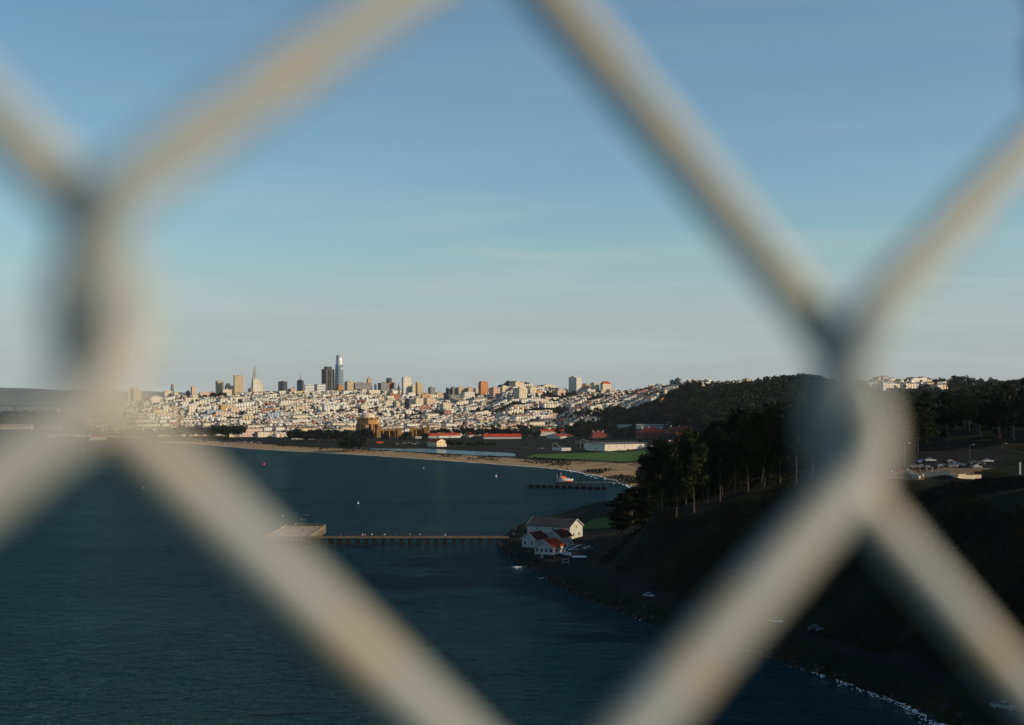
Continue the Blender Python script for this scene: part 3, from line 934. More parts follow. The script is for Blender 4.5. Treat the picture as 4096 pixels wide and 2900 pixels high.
BL = [
    (q2(222, 325, 425, 692, 890), 'tan', 'apartment_tower', 'tan apartment tower with a dark side, leftmost tall tower clear of the wire', dict(steps=((0.0, 0.6, 14),))),
    (q2(222, 240, 330, 655, 880), 'cream', 'apartment_tower', 'pale tower half hidden behind the leftmost tan tower', dict(D=4760)),
    (q2(150, 165, 217, 740, 875), 'white', 'apartment_tower', 'slim white tower just left of the leftmost tan tower', {}),
    (q2(588, 600, 705, 787, 935), 'redline', 'apartment_block', 'white block with thin red vertical lines on the left hill', {}),
    (q2(880, 905, 935, 640, 760), 'grey', 'apartment_tower', 'slim grey tower with red tip over the cypress knoll at left', dict(D=4780, steps=((0.2, 0.8, 12),), mat2='brick')),
    (q2(775, 800, 895, 702, 800), 'cream', 'apartment_block', 'low cream block left of the slim red-tipped tower', dict(D=4740)),
    (q2(930, 945, 1000, 712, 780), 'cream', 'apartment_block', 'small cream block right of the slim red-tipped tower', dict(D=4740)),
    (q2(1103, 1150, 1180, 706, 790), 'dark', 'apartment_block', 'dark low block left of the slender checkered tower', dict(D=4720)),
    (q2(1185, 1215, 1275, 636, 790), 'pink', 'apartment_tower', 'slender pinkish tower with a dark side on the left skyline', dict(D=4700)),
    (q2(1212, 1228, 1300, 762, 862), 'cream', 'apartment_block', 'cream block at the foot of the slender pinkish tower', {}),
    (q2(1085, 1095, 1140, 790, 880), 'tan', 'apartment_block', 'small tan block beside the dark cypress knoll', {}),
    (q2(1312, 1335, 1475, 722, 822), 'pink', 'apartment_block', 'long pinkish slab left of the red brick block on the skyline', {}),
    (q2(1470, 1480, 1556, 722, 800), 'brick', 'apartment_block', 'small red brick block between pinkish slab and twin towers', dict(D=4650)),
    (q2(1562, 1605, 1668, 552, 782), 'tan', 'apartment_tower', 'tall banded tan tower with a dark left face on the hilltop', {}),
    (q2(1660, 1668, 1702, 575, 760), 'grey', 'apartment_tower', 'grey tower joined behind the tall banded tan tower', dict(D=4750)),
    (q2(1670, 1690, 1810, 680, 802), 'cream', 'apartment_block', 'broad cream block in front of the hilltop towers', {}),
    (q2(1705, 1740, 1852, 620, 790), 'cream', 'apartment_tower', 'cream stepped tower left of the tall half-shaded tower', dict(D=4700, steps=((0.1, 0.5, 10),))),
    (q2(1843, 1868, 1990, 478, 778), 'tan', 'apartment_tower', 'tall tan tower with open crown, left of the pointed spire', dict(D=4680, steps=((0.0, 0.25, 6), (0.4, 0.62, 6), (0.75, 1.0, 5)))),
    (q2(2065, 2090, 2118, 665, 760), 'dark', 'office_tower', 'small dark tower at the left foot of the pointed spire', dict(D=5600)),
    (q2(2132, 2152, 2255, 532, 775), 'white', 'office_tower', 'white tower standing before the pointed spire', dict(D=4760, steps=((0.2, 0.55, 8),))),
    (q3(340, 350, 392, 605, 750), 'cream', 'office_tower', 'narrow cream tower right of the white tower before the spire', dict(D=5200)),
    (q3(430, 450, 582, 703, 745), 'dark', 'office_block', 'long low dark roof between the spire and the dark block', dict(D=5200, pent=False)),
    (q3(595, 702, 757, 556, 768), 'dark', 'office_tower', 'wide dark office block right of the pointed spire', dict(D=6600)),
    (q3(755, 800, 832, 672, 770), 'dark', 'office_block', 'low dark block beside the wide dark office block', dict(D=6000)),
    (q3(812, 820, 884, 668, 774), 'redband', 'office_block', 'cream block with brown bands left of the domed dark tower', dict(D=5200)),
    (q3(1018, 1036, 1160, 606, 772), 'bands', 'office_block', 'left of two white blocks with horizontal window bands', dict(D=5600, pent=False)),
    (q3(1163, 1217, 1335, 597, 768), 'bands', 'office_block', 'right of two white blocks with horizontal window bands', dict(D=5500, pent=False)),
    (q3(1490, 1545, 1612, 616, 720), 'orange', 'office_block', 'brown block with lit front below the curved glass tower', dict(D=5200)),
    (q3(1625, 1680, 1772, 560, 702), 'tan', 'office_block', 'tan block with dark side right of the curved glass tower', dict(D=5100)),
    (q3(1770, 1800, 2028, 577, 712), 'grey', 'office_block', 'wide grey windowed block below the antenna tower', dict(D=4900)),
    (q3(1970, 1995, 2055, 520, 655), 'tan', 'office_tower', 'tan stepped tower with rooftop antenna right of the grey block', dict(D=5300, steps=((0.15, 0.75, 5), ))),
    (q3(2088, 2110, 2126, 606, 660), 'dark', 'office_block', 'tiny dark block right of the antenna tower', dict(D=5300)),
    (q4(33, 95, 205, 580, 715), 'grey', 'office_block', 'grey block with dark left face on the middle skyline', dict(D=4780)),
    (q4(165, 215, 256, 507, 640), 'dark', 'office_tower', 'dark tower with white upper corner on the middle skyline', dict(D=5400)),
    (q4(185, 200, 262, 582, 690), 'brick', 'office_block', 'brownish block in front of the white-cornered dark tower', dict(D=4850)),
    (q4(252, 290, 316, 576, 680), 'grey', 'office_block', 'grey brown block left of the thin church spire', dict(D=4850)),
    (q4(405, 436, 553, 492, 770), 'white', 'apartment_tower', 'tall white slab tower with fine window grid, alone on the middle skyline', dict(D=4640)),
    (q4(553, 575, 616, 612, 770), 'cream', 'apartment_tower', 'narrow yellowish tower between white slab and tan stepped tower', dict(D=4640)),
    (q4(614, 650, 732, 602, 748), 'tan', 'apartment_tower', 'tan stepped tower with raised turret right of the white slab', dict(D=4650, steps=((0.0, 0.45, 11), (0.45, 0.8, 4)))),
    (q4(160, 234, 384, 752, 846), 'brick', 'apartment_block', 'red brick block with dark side below the middle skyline', {}),
    (q4(150, 162, 242, 852, 942), 'cream', 'apartment_block', 'pale cream cube below the red brick block', {}),
    (q4(255, 330, 412, 870, 986), 'cream', 'apartment_block', 'cream block with dark left face in the middle hillside', {}),
    (q4(355, 410, 450, 846, 950), 'cream', 'apartment_block', 'narrow cream block left of the dark slab on the middle hillside', {}),
    (q4(442, 520, 545, 822, 990), 'dark', 'apartment_block', 'tall dark slab on the middle hillside', {}),
    (q4(542, 625, 738, 828, 958), 'cream', 'apartment_block', 'cream block with window grid right of the dark hillside slab', {}),
    (q4(700, 724, 847, 745, 848), 'ochre', 'apartment_block', 'ochre block above the cream gridded blocks', {}),
    (q4(738, 794, 934, 818, 948), 'pink', 'apartment_block', 'pinkish gridded block with many window rows on the middle hillside', {}),
    (q4(535, 545, 672, 950, 1008), 'ochre', 'apartment_block', 'low tan block at the foot of the cream gridded block', {}),
    (q4(985, 1046, 1166, 897, 1032), 'cream', 'apartment_block', 'cream block with bay columns, lowest large block of the hillside', {}),
    (q4(1042, 1130, 1162, 766, 886), 'dark', 'apartment_block', 'dark block left of the grey gridded block', {}),
    (q4(1135, 1160, 1297, 762, 862), 'grey', 'apartment_block', 'grey gridded block in the middle of the hillside', {}),
    (q4(920, 950, 1040, 725, 830), 'tan', 'apartment_block', 'small tan block left of the dark hillside blocks', {}),
    (q4(808, 850, 918, 650, 740), 'grey', 'apartment_tower', 'grey tower rising over the ochre block', dict(D=4600)),
    (q4(1078, 1130, 1152, 666, 760), 'dark', 'apartment_block', 'dark block at the left end of the skyline row', dict(D=4560)),
    (q4(1150, 1190, 1258, 647, 752), 'grey', 'apartment_block', 'grey tower pair, second in the skyline row', dict(D=4560)),
    (q4(1252, 1280, 1372, 646, 748), 'tan', 'apartment_block', 'tan grey ribbed block, third in the skyline row', dict(D=4560)),
    (q4(1366, 1430, 1512, 655, 740), 'tan', 'apartment_block', 'brown block left of the red roofed slab on the skyline', dict(D=4560)),
    (q4(1308, 1370, 1522, 722, 868), 'white', 'apartment_block', 'large white gridded block with dark left face on the hillside', {}),
    (q4(1500, 1540, 1668, 660, 780), 'white', 'apartment_block', 'grey white block left of the orange tower', {}),
    (q4(1578, 1620, 1732, 570, 715), 'orange', 'apartment_tower', 'bright orange brick tower with rounded crown on the skyline', dict(D=4450, steps=((0.1, 0.9, 6),))),
    (q4(1745, 1812, 1912, 652, 838), 'redband', 'apartment_tower', 'red and white banded tower right of the orange tower', {}),
    (q4(1885, 1950, 2096, 632, 750), 'cream', 'apartment_block', 'broad cream block below the wooded hilltop', {}),
    (q4(2038, 2146, 2282, 566, 684), 'cream', 'apartment_block', 'cream block with dark wing in front of the wooded hilltop', dict(D=4380)),
    (q4(1838, 1940, 2092, 746, 822), 'grey', 'apartment_block', 'low grey block with dark roof below the broad cream block', {}),
    (q5(150, 222, 312, 292, 438), 'cream', 'apartment_tower', 'tall cream tower with dark left face below the wooded hilltop', {}),
    (q5(330, 346, 414, 282, 385), 'cream', 'apartment_block', 'cream tower beside a small orange block on the hillside', {}),
    (q5(408, 414, 492, 328, 380), 'orange', 'apartment_block', 'small orange block beside a cream tower on the hillside', {}),
    (q5(440, 500, 638, 257, 318), 'cream', 'apartment_block', 'long cream row on the ridge left of the tall white tower', {}),
    (q5(598, 662, 760, 317, 388), 'pink', 'apartment_block', 'pinkish block below the ridge left of the tall white tower', {}),
    (q5(792, 878, 941, 168, 325), 'white', 'apartment_tower', 'tall tower with dark left and bright white right face', {}),
    (q5(914, 985, 1046, 247, 325), 'tan', 'apartment_block', 'dark tan block right of the tall dark and white tower', {}),
    (q5(1040, 1080, 1142, 236, 310), 'cream', 'apartment_block', 'cream block between tan block and red roofed tower', {}),
    (q5(915, 1005, 1102, 310, 358), 'white', 'apartment_block', 'low white block below the tan and cream ridge blocks', {}),
    (q5(1952, 1990, 2020, 206, 250), 'grey', 'apartment_block', 'lower grey block left of the square grey skyline tower', {}),
    (q5(2015, 2060, 2087, 182, 245), 'grey', 'apartment_tower', 'square grey tower on the right skyline', {}),
    (q5(2130, 2145, 2230, 217, 262), 'cream', 'apartment_block', 'low cream block on the right skyline beside a brown one', {}),
    (q5(2225, 2235, 2300, 220, 260), 'orange', 'apartment_block', 'low brown block at the right end of the houses on the ridge', {}),
    (q5(1830, 1856, 1942, 422, 492), 'orange', 'apartment_block', 'orange brick block among dark trees on the right', {}),
    (q5(1700, 1712, 1768, 255, 300), 'white', 'apartment_block', 'small pale block on the rising ridge at right', {}),
    (q3(598, 645, 748, 897, 992), 'white', 'apartment_block', 'white block with dark side alone in the left hillside houses', {}),
    (q3(1793, 1888, 1986, 922, 1022), 'cream', 'apartment_block', 'cream block with dark side above the domed rotunda', {}),
    (q3(1984, 1996, 2052, 912, 985), 'cream', 'apartment_block', 'narrow cream block just right above the domed rotunda', {}),
    (q2(1160, 1168, 1255, 930, 1062), 'redline', 'apartment_block', 'white block with reddish corners low on the left hillside', {}),
    (q2(1195, 1215, 1288, 900, 1030), 'white', 'apartment_block', 'white block behind the one with reddish corners', {}),
    (q2(1595, 1660, 1728, 925, 1055), 'ochre', 'apartment_block', 'brick and ochre block with dark side on the left hillside', {}),
    (q2(1800, 1812, 1925, 962, 1062), 'pink', 'apartment_block', 'pinkish block right of the ochre block on the left hillside', {}),
    (q2(928, 935, 995, 950, 1052), 'tan', 'apartment_block', 'tan block low on the left hillside near the wire', {}),
    (q4(18, 24, 205, 822, 866), 'ochre', 'apartment_block', 'long low ochre row below the red brick block', {}),
    (q4(1170, 1180, 1300, 1280, 1282), 'white', 'apartment_block', 'x', dict(skip=True)),
]
for (g, m, nm, lb, kw) in BL:
    if kw.pop('skip', None):
        continue
    block(*g, m, nm, lb, **kw)

# --- landmark towers
def at_tower(px_full, D):
    return X(px_full / 4.0, D), D
DT = 6800.0                                                       # slender pyramid with two wings near the top
x, y = at_tower(1018.5, DT)
t = empty('pyramid_tower', (x, y, 5), math.radians(20))
tag(t, 'pointed white pyramid skyscraper with a long thin spire', 'skyscraper', 'tall buildings of the city')
zt = Zp(1457.5 / 4, DT) - 5
zs = Zp(1510 / 4, DT) - 5
hw = 36.0
PYR = facade('pyramid_face', (0.58, 0.54, 0.46), win=(0.10, 0.10, 0.10), pu=200, pv=8, fu=1, fv=0.35)
m = MB(); r1 = hw * (1 - zs / zt)
m.lathe([(hw * 1.414, 0), (r1 * 1.414, zs)], 4, ang0=math.pi / 4); m.build('walls', PYR, t)
m = MB(); m.lathe([(r1 * 1.414, zs), (0.5, zt)], 4, ang0=math.pi / 4); m.build('spire', plain('spire_metal', (0.30, 0.29, 0.27), 0.5, 0.1), t)
for sgn in (-1, 1):
    wz = zs * 0.62
    m = MB(); m.add([(sgn * 6, -3.5, wz), (sgn * 6, 3.5, wz), (sgn * 6, 3.5, zs + 4), (sgn * 6, -3.5, zs + 4), (sgn * (hw * (1 - wz / zt) + 1), -3.5, wz), (sgn * (hw * (1 - wz / zt) + 1), 3.5, wz), (sgn * 9.2, 3.5, zs + 4), (sgn * 9.2, -3.5, zs + 4)],
                    [(0, 1, 2, 3), (7, 6, 5, 4), (0, 4, 5, 1), (1, 5, 6, 2), (2, 6, 7, 3), (3, 7, 4, 0)])
    m.build('wing', PYR, t)
DT = 7450.0                                                       # tall rounded glass tower, tapering to a blunt top
x, y = at_tower(1356.5, DT)
t = empty('rounded_glass_tower', (x, y, 3), math.radians(33))
tag(t, 'tallest tower, rounded glass shaft tapering to a blunt top', 'skyscraper', 'tall buildings of the city')
zt = Zp(1420.5 / 4, DT) - 3
GL = facade('curved_glass', (0.20, 0.24, 0.28), win=(0.10, 0.13, 0.16), pu=300, pv=9.0, fu=1, fv=0.5, roof=(0.2, 0.2, 0.2), rough=0.22)
def rsq(r, n=28, p=4.0):
    out = []
    for i in range(n):
        a = 2 * math.pi * i / n
        c, s_ = math.cos(a), math.sin(a)
        k = (abs(c) ** p + abs(s_) ** p) ** (-1 / p)
        out.append((r * k * c, r * k * s_))
    return out
def shaft(rows, n=28, p=4.0):
    m = MB(); pts = []; fs = []
    for (r, z) in rows:
        pts += [(a, b, z) for a, b in rsq(r, n, p)]
    for j in range(len(rows) - 1):
        for i in range(n):
            fs.append((j * n + i, j * n + (i + 1) % n, (j + 1) * n + (i + 1) % n, (j + 1) * n + i))
    fs.append(tuple(range((len(rows) - 1) * n, len(rows) * n)))
    m.add(pts, fs)
    return m
half = 155 / 3.823 / 4 / F * DT / 2 * 0.80
shaft([(half, 0), (half, zt * 0.45), (half * 0.97, zt * 0.62), (half * 0.88, zt * 0.76), (half * 0.80, zt * 0.84)]).build('walls', GL, t, smooth=True)
shaft([(half * 0.80, zt * 0.84), (half * 0.70, zt * 0.92), (half * 0.58, zt)]).build('crown', plain('crown_metal', (0.38, 0.38, 0.38), 0.3, 0.1, metallic=0.3), t, smooth=True)
for k in range(8):
    a = k * math.pi / 4
    MB().path([(math.cos(a) * half * 0.93, math.sin(a) * half * 0.93, zt * 0.5), (math.cos(a) * half * 0.84, math.sin(a) * half * 0.84, zt * 0.78), (math.cos(a) * half * 0.57, math.sin(a) * half * 0.57, zt * 1.0)], [1.0, 1.0, 1.0], 4).build('mullion', plain('crown_metal', (0.38, 0.38, 0.38)), t)
DT = 6700.0                                                       # dark tower with stepped shoulders
x0, x1 = 1283.5, 1336.0
x, y = at_tower((x0 + x1) / 2, DT)
t = empty('dark_skyscraper', (x, y + 20, 10), ALPHA)
tag(t, 'dark brown skyscraper with stepped shoulders left of the tallest tower', 'skyscraper', 'tall buildings of the city')
full = (x1 - x0) / 4 / F * DT
wr, wl = full * 0.62 / math.cos(ALPHA), full * 0.38 / math.sin(ALPHA)
h1, h2 = Zp(1476 / 4, DT) - 10, Zp(1466 / 4, DT) - 10
MB().box(0, 0, 0, wr, wl, h1).build('walls', PAL['ribs'], t)
MB().box(0, 0, h1, wr * 0.62, wl * 0.62, h2 - h1).build('upper_storey', PAL['ribs'], t)
for sx in (-0.42, -0.14, 0.14, 0.42):
    MB().box(sx * wr, -wl / 2 - 1.2, 0, wr * 0.12, 2.4, h1 * 0.97).build('bay', PAL['ribs'], t)
DT = 6100.0                                                       # dark tower with domed cap and mast
t = block(*q3(882, 990, 1012, 548, 778), 'dark', 'domed_tower', 'dark tower with shallow cap and thin mast on the downtown skyline', D=DT, pent=False)
wl_, hh = None, Zp((1380 + 548 / 3.823) / 4, DT) - t.location.z
MB().lathe([(15, hh - 1), (12, hh + 3), (6, hh + 6), (2.5, hh + 7)], 8).build('cap', PAL['dark'], t)
MB().path([(0, 0, hh + 6), (0, 0, hh + 22), (0, 0, hh + 42)], [2.6, 1.6, 0.5], 6).build('mast', plain('mast_metal', (0.25, 0.25, 0.25)), t)
for (px, py0, py1, D_, r, lb) in ((2008 / 3.823 + 950, 1380 + 520 / 3.823, 1380 + 445 / 3.823, 5300, 1.3, 'thin antenna mast on top of the tan stepped tower'),
                                  (852 / 3.823 + 950, 1380 + 668 / 3.823, 1380 + 612 / 3.823, 5200, 2.4, 'short dark chimney on the brown banded block')):
    a, b = Zp(py0 / 4, D_), Zp(py1 / 4, D_)
    t = empty('roof_mast', (X(px / 4, D_), D_ + 20, a - 3))
    tag(t, lb, 'mast', 'masts on roofs')
    MB().path([(0, 0, 0), (0, 0, (b - a) * 0.6), (0, 0, b - a + 3)], [r, r * 0.8, r * 0.25], 6).build('pole', plain('mast_metal', (0.25, 0.25, 0.25)), t)
    MB().box(0, 0, (b - a) * 0.55, r * 4, r * 4, 1.2).build('platform', plain('mast_metal', (0.25, 0.25, 0.25)), t)
# church with thin dark spire
D_ = 4640.0
x = X((1500 + 318 / 3.823) / 4, D_)
t = empty('church', (x, D_, hz(x, D_) - 2), ALPHA)
tag(t, 'white church with a thin dark steeple left of the white slab tower', 'church')
zb = t.location.z
h0 = Zp((1380 + 668 / 3.823) / 4, D_) - zb
hs = Zp((1380 + 570 / 3.823) / 4, D_) - zb
WHITEW = plain('white_plaster', (0.62, 0.58, 0.50), 0.8, 0.1, 0.2)
MB().house_walls(-16, 16, -8, 8, 0, h0 - 5, 5).build('walls', WHITEW, t)
MB().gable(-16, 16, -8, 8, h0 - 5, 5).build('roof', ROOFTOP, t)
MB().box(8, -6, 0, 6, 6, h0 + 3).lathe([(4.6, h0 + 3), (2.2, h0 + (hs - h0) * 0.4), (0.3, hs)], 8, 8, -6).build('steeple', plain('steeple_dark', (0.05, 0.05, 0.055)), t)
# red hipped roof tower on the ridge
t = block(*q5(1152, 1180, 1277, 243, 348), 'cream', 'red_roofed_tower', 'cream tower with red hipped roof on the ridge', pent=False)
wr = (1277 - 1180) / 2.8675 / 4 / F * t.location.y / math.cos(ALPHA); wl = (1180 - 1152) / 2.8675 / 4 / F * t.location.y / math.sin(ALPHA)
hh = Zp((1450 + 243 / 2.8675) / 4, t.location.y) - t.location.z
REDROOF = plain('red_tile_roof', (0.34, 0.045, 0.02), 0.8, 0.25, 0.15, spec=0.1)
MB().hip(-wr / 2, wr / 2, -wl / 2, wl / 2, hh, 8, 0.6).build('roof', REDROOF, t)

# ------------------------------------------------------------------ rows of houses
HCOL = [('white', (0.64, 0.60, 0.52)), ('cream', (0.62, 0.55, 0.42)), ('pale_grey', (0.46, 0.46, 0.45)), ('tan', (0.50, 0.39, 0.27)), ('pink', (0.56, 0.40, 0.33)),
        ('yellow', (0.60, 0.48, 0.26)), ('brick', (0.33, 0.14, 0.085)), ('blue_grey', (0.30, 0.36, 0.40))]
HW = np.array([0.30, 0.30, 0.11, 0.12, 0.06, 0.04, 0.04, 0.03])
HMAT = [facade('house_' + n, c, win=(0.05, 0.05, 0.055), pu=3.6, pv=3.4, fu=0.4, fv=0.42, roof=(0.115, 0.105, 0.10)) for n, c in HCOL]
HROOF = plain('house_roof', (0.12, 0.10, 0.09), 0.9, 0.3, 0.05)
HRED = plain('house_red_roof', (0.24, 0.075, 0.04), 0.9, 0.3, 0.05)
def house_zone(px, D):
    z = np.zeros(px.shape, bool)
    ds = np.interp(px, [-50, 60, 100, 160, 330, 345, 395, 410, 520, 560, 600, 640, 700, 760], [5200, 4400, 3050, 2680, 2620, 2720, 2720, 2640, 2700, 2950, 3080, 3120, 3100, 3150])
    de = np.interp(px, [60, 125, 500, 560, 640, 700, 760], [5100, 4800, 4700, 4600, 4300, 3800, 3600])
    z |= (px > 60) & (px < 750) & (D > ds) & (D < de)
    z |= (px > 850) & (px < 948) & (D > 2820) & (D < 3160)
    return z
gi, gj = np.meshgrid(np.arange(-420, 420), np.arange(-10, 175))
# lots: joined houses 8.6 m wide along E1, rows in pairs back to back with gardens between, a street after each pair
lx = gi * 8.6 + np.floor(gi / 14) * 16
ly = np.floor(gj / 2) * 62 + (gj % 2) * 25
seg = np.floor(gi / 14) * 1000 + gj                     # one side of one street block
sub = np.floor(gi / 5) * 1000 + gj
hx = 0 + lx * E1[0] + ly * E2[0] - 300
hy = 2500 + lx * E1[1] + ly * E2[1] - 500
hx, hy, seg, sub = hx.ravel(), hy.ravel(), seg.ravel(), sub.ravel()
hpx = 512 + hx / np.maximum(hy, 10) * F
ok = (hy > 2500) & (hy < 5200) & house_zone(hpx, hy)
hx, hy, hpx, seg, sub = hx[ok], hy[ok], hpx[ok], seg[ok], sub[ok]
def hash01(a, k):
    q = np.sin(a * 12.9898 + k * 78.233) * 43758.5453
    return q - np.floor(q)
green = vnoise(hx / 150, hy / 150, 21) + 0.5 * vnoise(hx / 45, hy / 45, 22)       # parks and gardens between the rows
ok = (hash01(sub, 1) < np.interp(hpx, [100, 400, 520, 750], [0.95, 0.93, 0.78, 0.66])) & (rng.random(hx.size) < 0.93) & (green < np.interp(hpx, [100, 400, 520, 600, 750], [1.12, 1.08, 0.93, 0.80, 0.74]))
TREE_SPOTS = np.stack([hx[~ok], hy[~ok]], -1)
hx, hy, hpx, seg, sub = hx[ok], hy[ok], hpx[ok], seg[ok], sub[ok]
N = hx.size
hzv = heights(hx, hy)
hwid = 8.0 + rng.random(N) * 0.55
hdep = 13 + hash01(seg, 3) * 3 + rng.random(N)
hh = 6.0 + hash01(seg, 4) * 3.0 + rng.random(N) * 1.4 + (hash01(sub, 5) < 0.10) * (4 + 5 * hash01(sub, 6))
cum = np.cumsum(HW); same = rng.random(N) < 0.45
hcol = np.searchsorted(cum, np.where(same, hash01(sub, 7), rng.random(N)) * 0.9999)
hroof = (hash01(sub, 8) < 0.40)
big = hash01(sub, 5) < 0.16                              # some stretches are one larger apartment block
hh = np.where(big, 9.5 + 7.5 * hash01(sub, 6), 6.0 + hash01(seg, 4) * 2.6 + rng.random(N) * 1.2)
hwid = np.where(big, 8.62, hwid)
hcol = np.where(big, np.searchsorted(cum, hash01(sub, 7) * 0.9999), hcol)
hroof &= ~big
hred = rng.random(N) < 0.16
# how large each shows; the largest 290 in the picture become objects of their own
vis_y = HOR - (hzv + hh - CAMZ) * F / hy
frame = (hpx > 2) & (hpx < 1022)
order = np.argsort(-(hwid * hh / hy ** 2) * frame)
own = np.zeros(N, bool); own[order[:290]] = True
def house_arrays(k):
    """unit boxes for houses k: verts (n,8,3) local to the rotated frame"""
    w, d, h = hwid[k] / 2, hdep[k] / 2, hh[k]
    sx = np.array([-1, 1, 1, -1, -1, 1, 1, -1]); sy = np.array([-1, -1, 1, 1, -1, -1, 1, 1]); sz = np.array([-0.35, -0.35, -0.35, -0.35, 1, 1, 1, 1])
    x = w[:, None] * sx; y = d[:, None] * sy; z = h[:, None] * sz
    return x, y, z
k = np.where(~own)[0]
lxr = hx * E1[0] + hy * E1[1]; lyr = hx * E2[0] + hy * E2[1]          # rotated frame
xx, yy, zz = house_arrays(k)
V = np.stack([xx + lxr[k][:, None], yy + lyr[k][:, None], zz + hzv[k][:, None]], -1).reshape(-1, 3)
fq = np.array([(4, 5, 6, 7), (0, 1, 5, 4), (1, 2, 6, 5), (2, 3, 7, 6), (3, 0, 4, 7)])
Q = (np.arange(len(k))[:, None, None] * 8 + fq[None]).reshape(-1, 4)
MI = np.repeat(hcol[k], 5)
# pitched roofs on some of them
g = k[hroof[k]]
w, d, h0 = hwid[g] / 2 + 0.3, hdep[g] / 2 + 0.3, hzv[g] + hh[g]
rh = 1.6 + rng.random(len(g)) * 1.6
rx = np.stack([-w, w, w, -w, 0 * w, 0 * w], 1); ry = np.stack([-d, -d, d, d, -d, d], 1); rz_ = np.stack([h0, h0, h0, h0, h0 + rh, h0 + rh], 1) + 0.02
RV = np.stack([rx + lxr[g][:, None], ry + lyr[g][:, None], rz_], -1).reshape(-1, 3)
rq = np.array([(0, 4, 5, 3), (4, 1, 2, 5), (0, 1, 4, 4), (2, 3, 5, 5)])[:2]
RQ = (np.arange(len(g))[:, None, None] * 6 + rq[None]).reshape(-1, 4) + len(V)
gable_tri = (np.arange(len(g))[:, None, None] * 6 + np.array([(0, 1, 4)])[None]).reshape(-1, 3) + len(V)
MI2 = np.repeat(np.where(hred[g], len(HCOL) + 1, len(HCOL)), 2)
me = np_mesh('hillside_houses', np.concatenate([V, RV]), np.concatenate([Q, RQ]), mat_idx=np.concatenate([MI, MI2]))
for m in HMAT + [HROOF, HRED]:
    me.materials.append(m)
o = link('hillside_houses', me, None, None, (0, 0, 0), ALPHA)
tag(o, 'dense pale houses covering the hillside below the skyline', 'houses', kind='stuff')
# gable infill triangles
tv = np.concatenate([V, RV])
o2 = np_mesh('hillside_gables', tv[gable_tri.ravel()], np.arange(gable_tri.size).reshape(-1, 3), mat_idx=hcol[g])
for m in HMAT:
    o2.materials.append(m)
ob = link('gable_fronts', o2, None, o, (0, 0, 0), 0)
ob['kind'] = 'stuff'
# the nearest ones, each its own object (shared unit meshes)
HPROTO = {}
CNAMES = ['white stucco', 'cream stucco', 'pale grey', 'tan', 'pinkish', 'yellow', 'brick red', 'blue grey']
def house_proto(c, kind):
    if (c, kind) in HPROTO:
        return HPROTO[(c, kind)]
    m = MB(); m.mi = 0
    if kind == 0:
        m.box(0, 0, -3, 8.4, 14.5, 12.2)
        m.mi = 1; m.box(0, -7.0, 9.2, 8.5, 0.5, 0.7).box(0, 7.0, 9.2, 8.5, 0.5, 0.7).box(1.5, 2, 9.2, 2.2, 2.5, 1.6)
    else:
        pts = [(-4.2, -7.2, -3), (4.2, -7.2, -3), (4.2, 7.2, -3), (-4.2, 7.2, -3), (-4.2, -7.2, 8.3), (4.2, -7.2, 8.3), (4.2, 7.2, 8.3), (-4.2, 7.2, 8.3), (0, -7.2, 10.9), (0, 7.2, 10.9)]
        m.add(pts, [(0, 1, 5, 8, 4), (1, 2, 6, 5), (2, 3, 7, 9, 6), (3, 0, 4, 7)])
        m.mi = 1
        m.add([(-4.6, -7.6, 8.15), (0, -7.6, 11.0), (4.6, -7.6, 8.15), (-4.6, 7.6, 8.15), (0, 7.6, 11.0), (4.6, 7.6, 8.15)], [(0, 1, 4, 3), (1, 2, 5, 4)])
        m.box(2.0, 3.0, 8.6, 0.8, 0.8, 2.6)
    me = m.mesh('house')
    me.materials.append(HMAT[c]); me.materials.append(HROOF if kind < 2 else HRED)
    HPROTO[(c, kind)] = me
    return me
for i in np.where(own)[0]:
    kind = 0 if not hroof[i] else (2 if hred[i] else 1)
    o = link('house', house_proto(int(hcol[i]), kind), None, None, (hx[i], hy[i], hzv[i]), ALPHA)
    o.scale = (hwid[i] / 8.4, hdep[i] / 14.5, hh[i] / 9.2)
    side = 'left of' if hpx[i] < 330 else ('right of' if hpx[i] > 400 else 'behind')
    rf = ('flat roofed', 'dark gabled', 'red gabled')[kind]
    where = {'left of': 'left of the rotunda', 'right of': 'right of the rotunda', 'behind': 'behind the rotunda'}[side]
    if hpx[i] > 800:
        where = 'in the wood gap'
    tag(o, 'small %s %s house %s' % (CNAMES[hcol[i]], rf, where), 'house', 'row houses near the foot of the hillside')

# ------------------------------------------------------------------ trees
def leaf_material(name, dark, light):
    m, nt, b = base_mat(name)
    b.inputs['Roughness'].default_value = 0.85
    b.inputs['Specular IOR Level'].default_value = 0.08
    oi = nt.nodes.new('ShaderNodeObjectInfo')
    ge = nt.nodes.new('ShaderNodeNewGeometry')
    ns = nt.nodes.new('ShaderNodeTexNoise')
    ns.inputs['Scale'].default_value = 0.35
    ns.inputs['Detail'].default_value = 3
    nt.links.new(ge.outputs['Position'], ns.inputs['Vector'])
    f = nmath(nt, 'ADD', nmath(nt, 'MULTIPLY', oi.outputs['Random'], 0.5), nmath(nt, 'MULTIPLY', ns.outputs['Fac'], 0.6))
    rp = nt.nodes.new('ShaderNodeValToRGB')
    rp.color_ramp.elements[0].position = 0.25; rp.color_ramp.elements[0].color = dark + (1,)
    rp.color_ramp.elements[1].position = 0.85; rp.color_ramp.elements[1].color = light + (1,)
    nt.links.new(f, rp.inputs['Fac'])
    nt.links.new(rp.outputs['Color'], b.inputs['Base Color'])
    return m
EUC = leaf_material('eucalyptus_leaves', (0.006, 0.009, 0.004), (0.022, 0.025, 0.009))
CYP = leaf_material('cypress_leaves', (0.004, 0.007, 0.0035), (0.011, 0.016, 0.006))
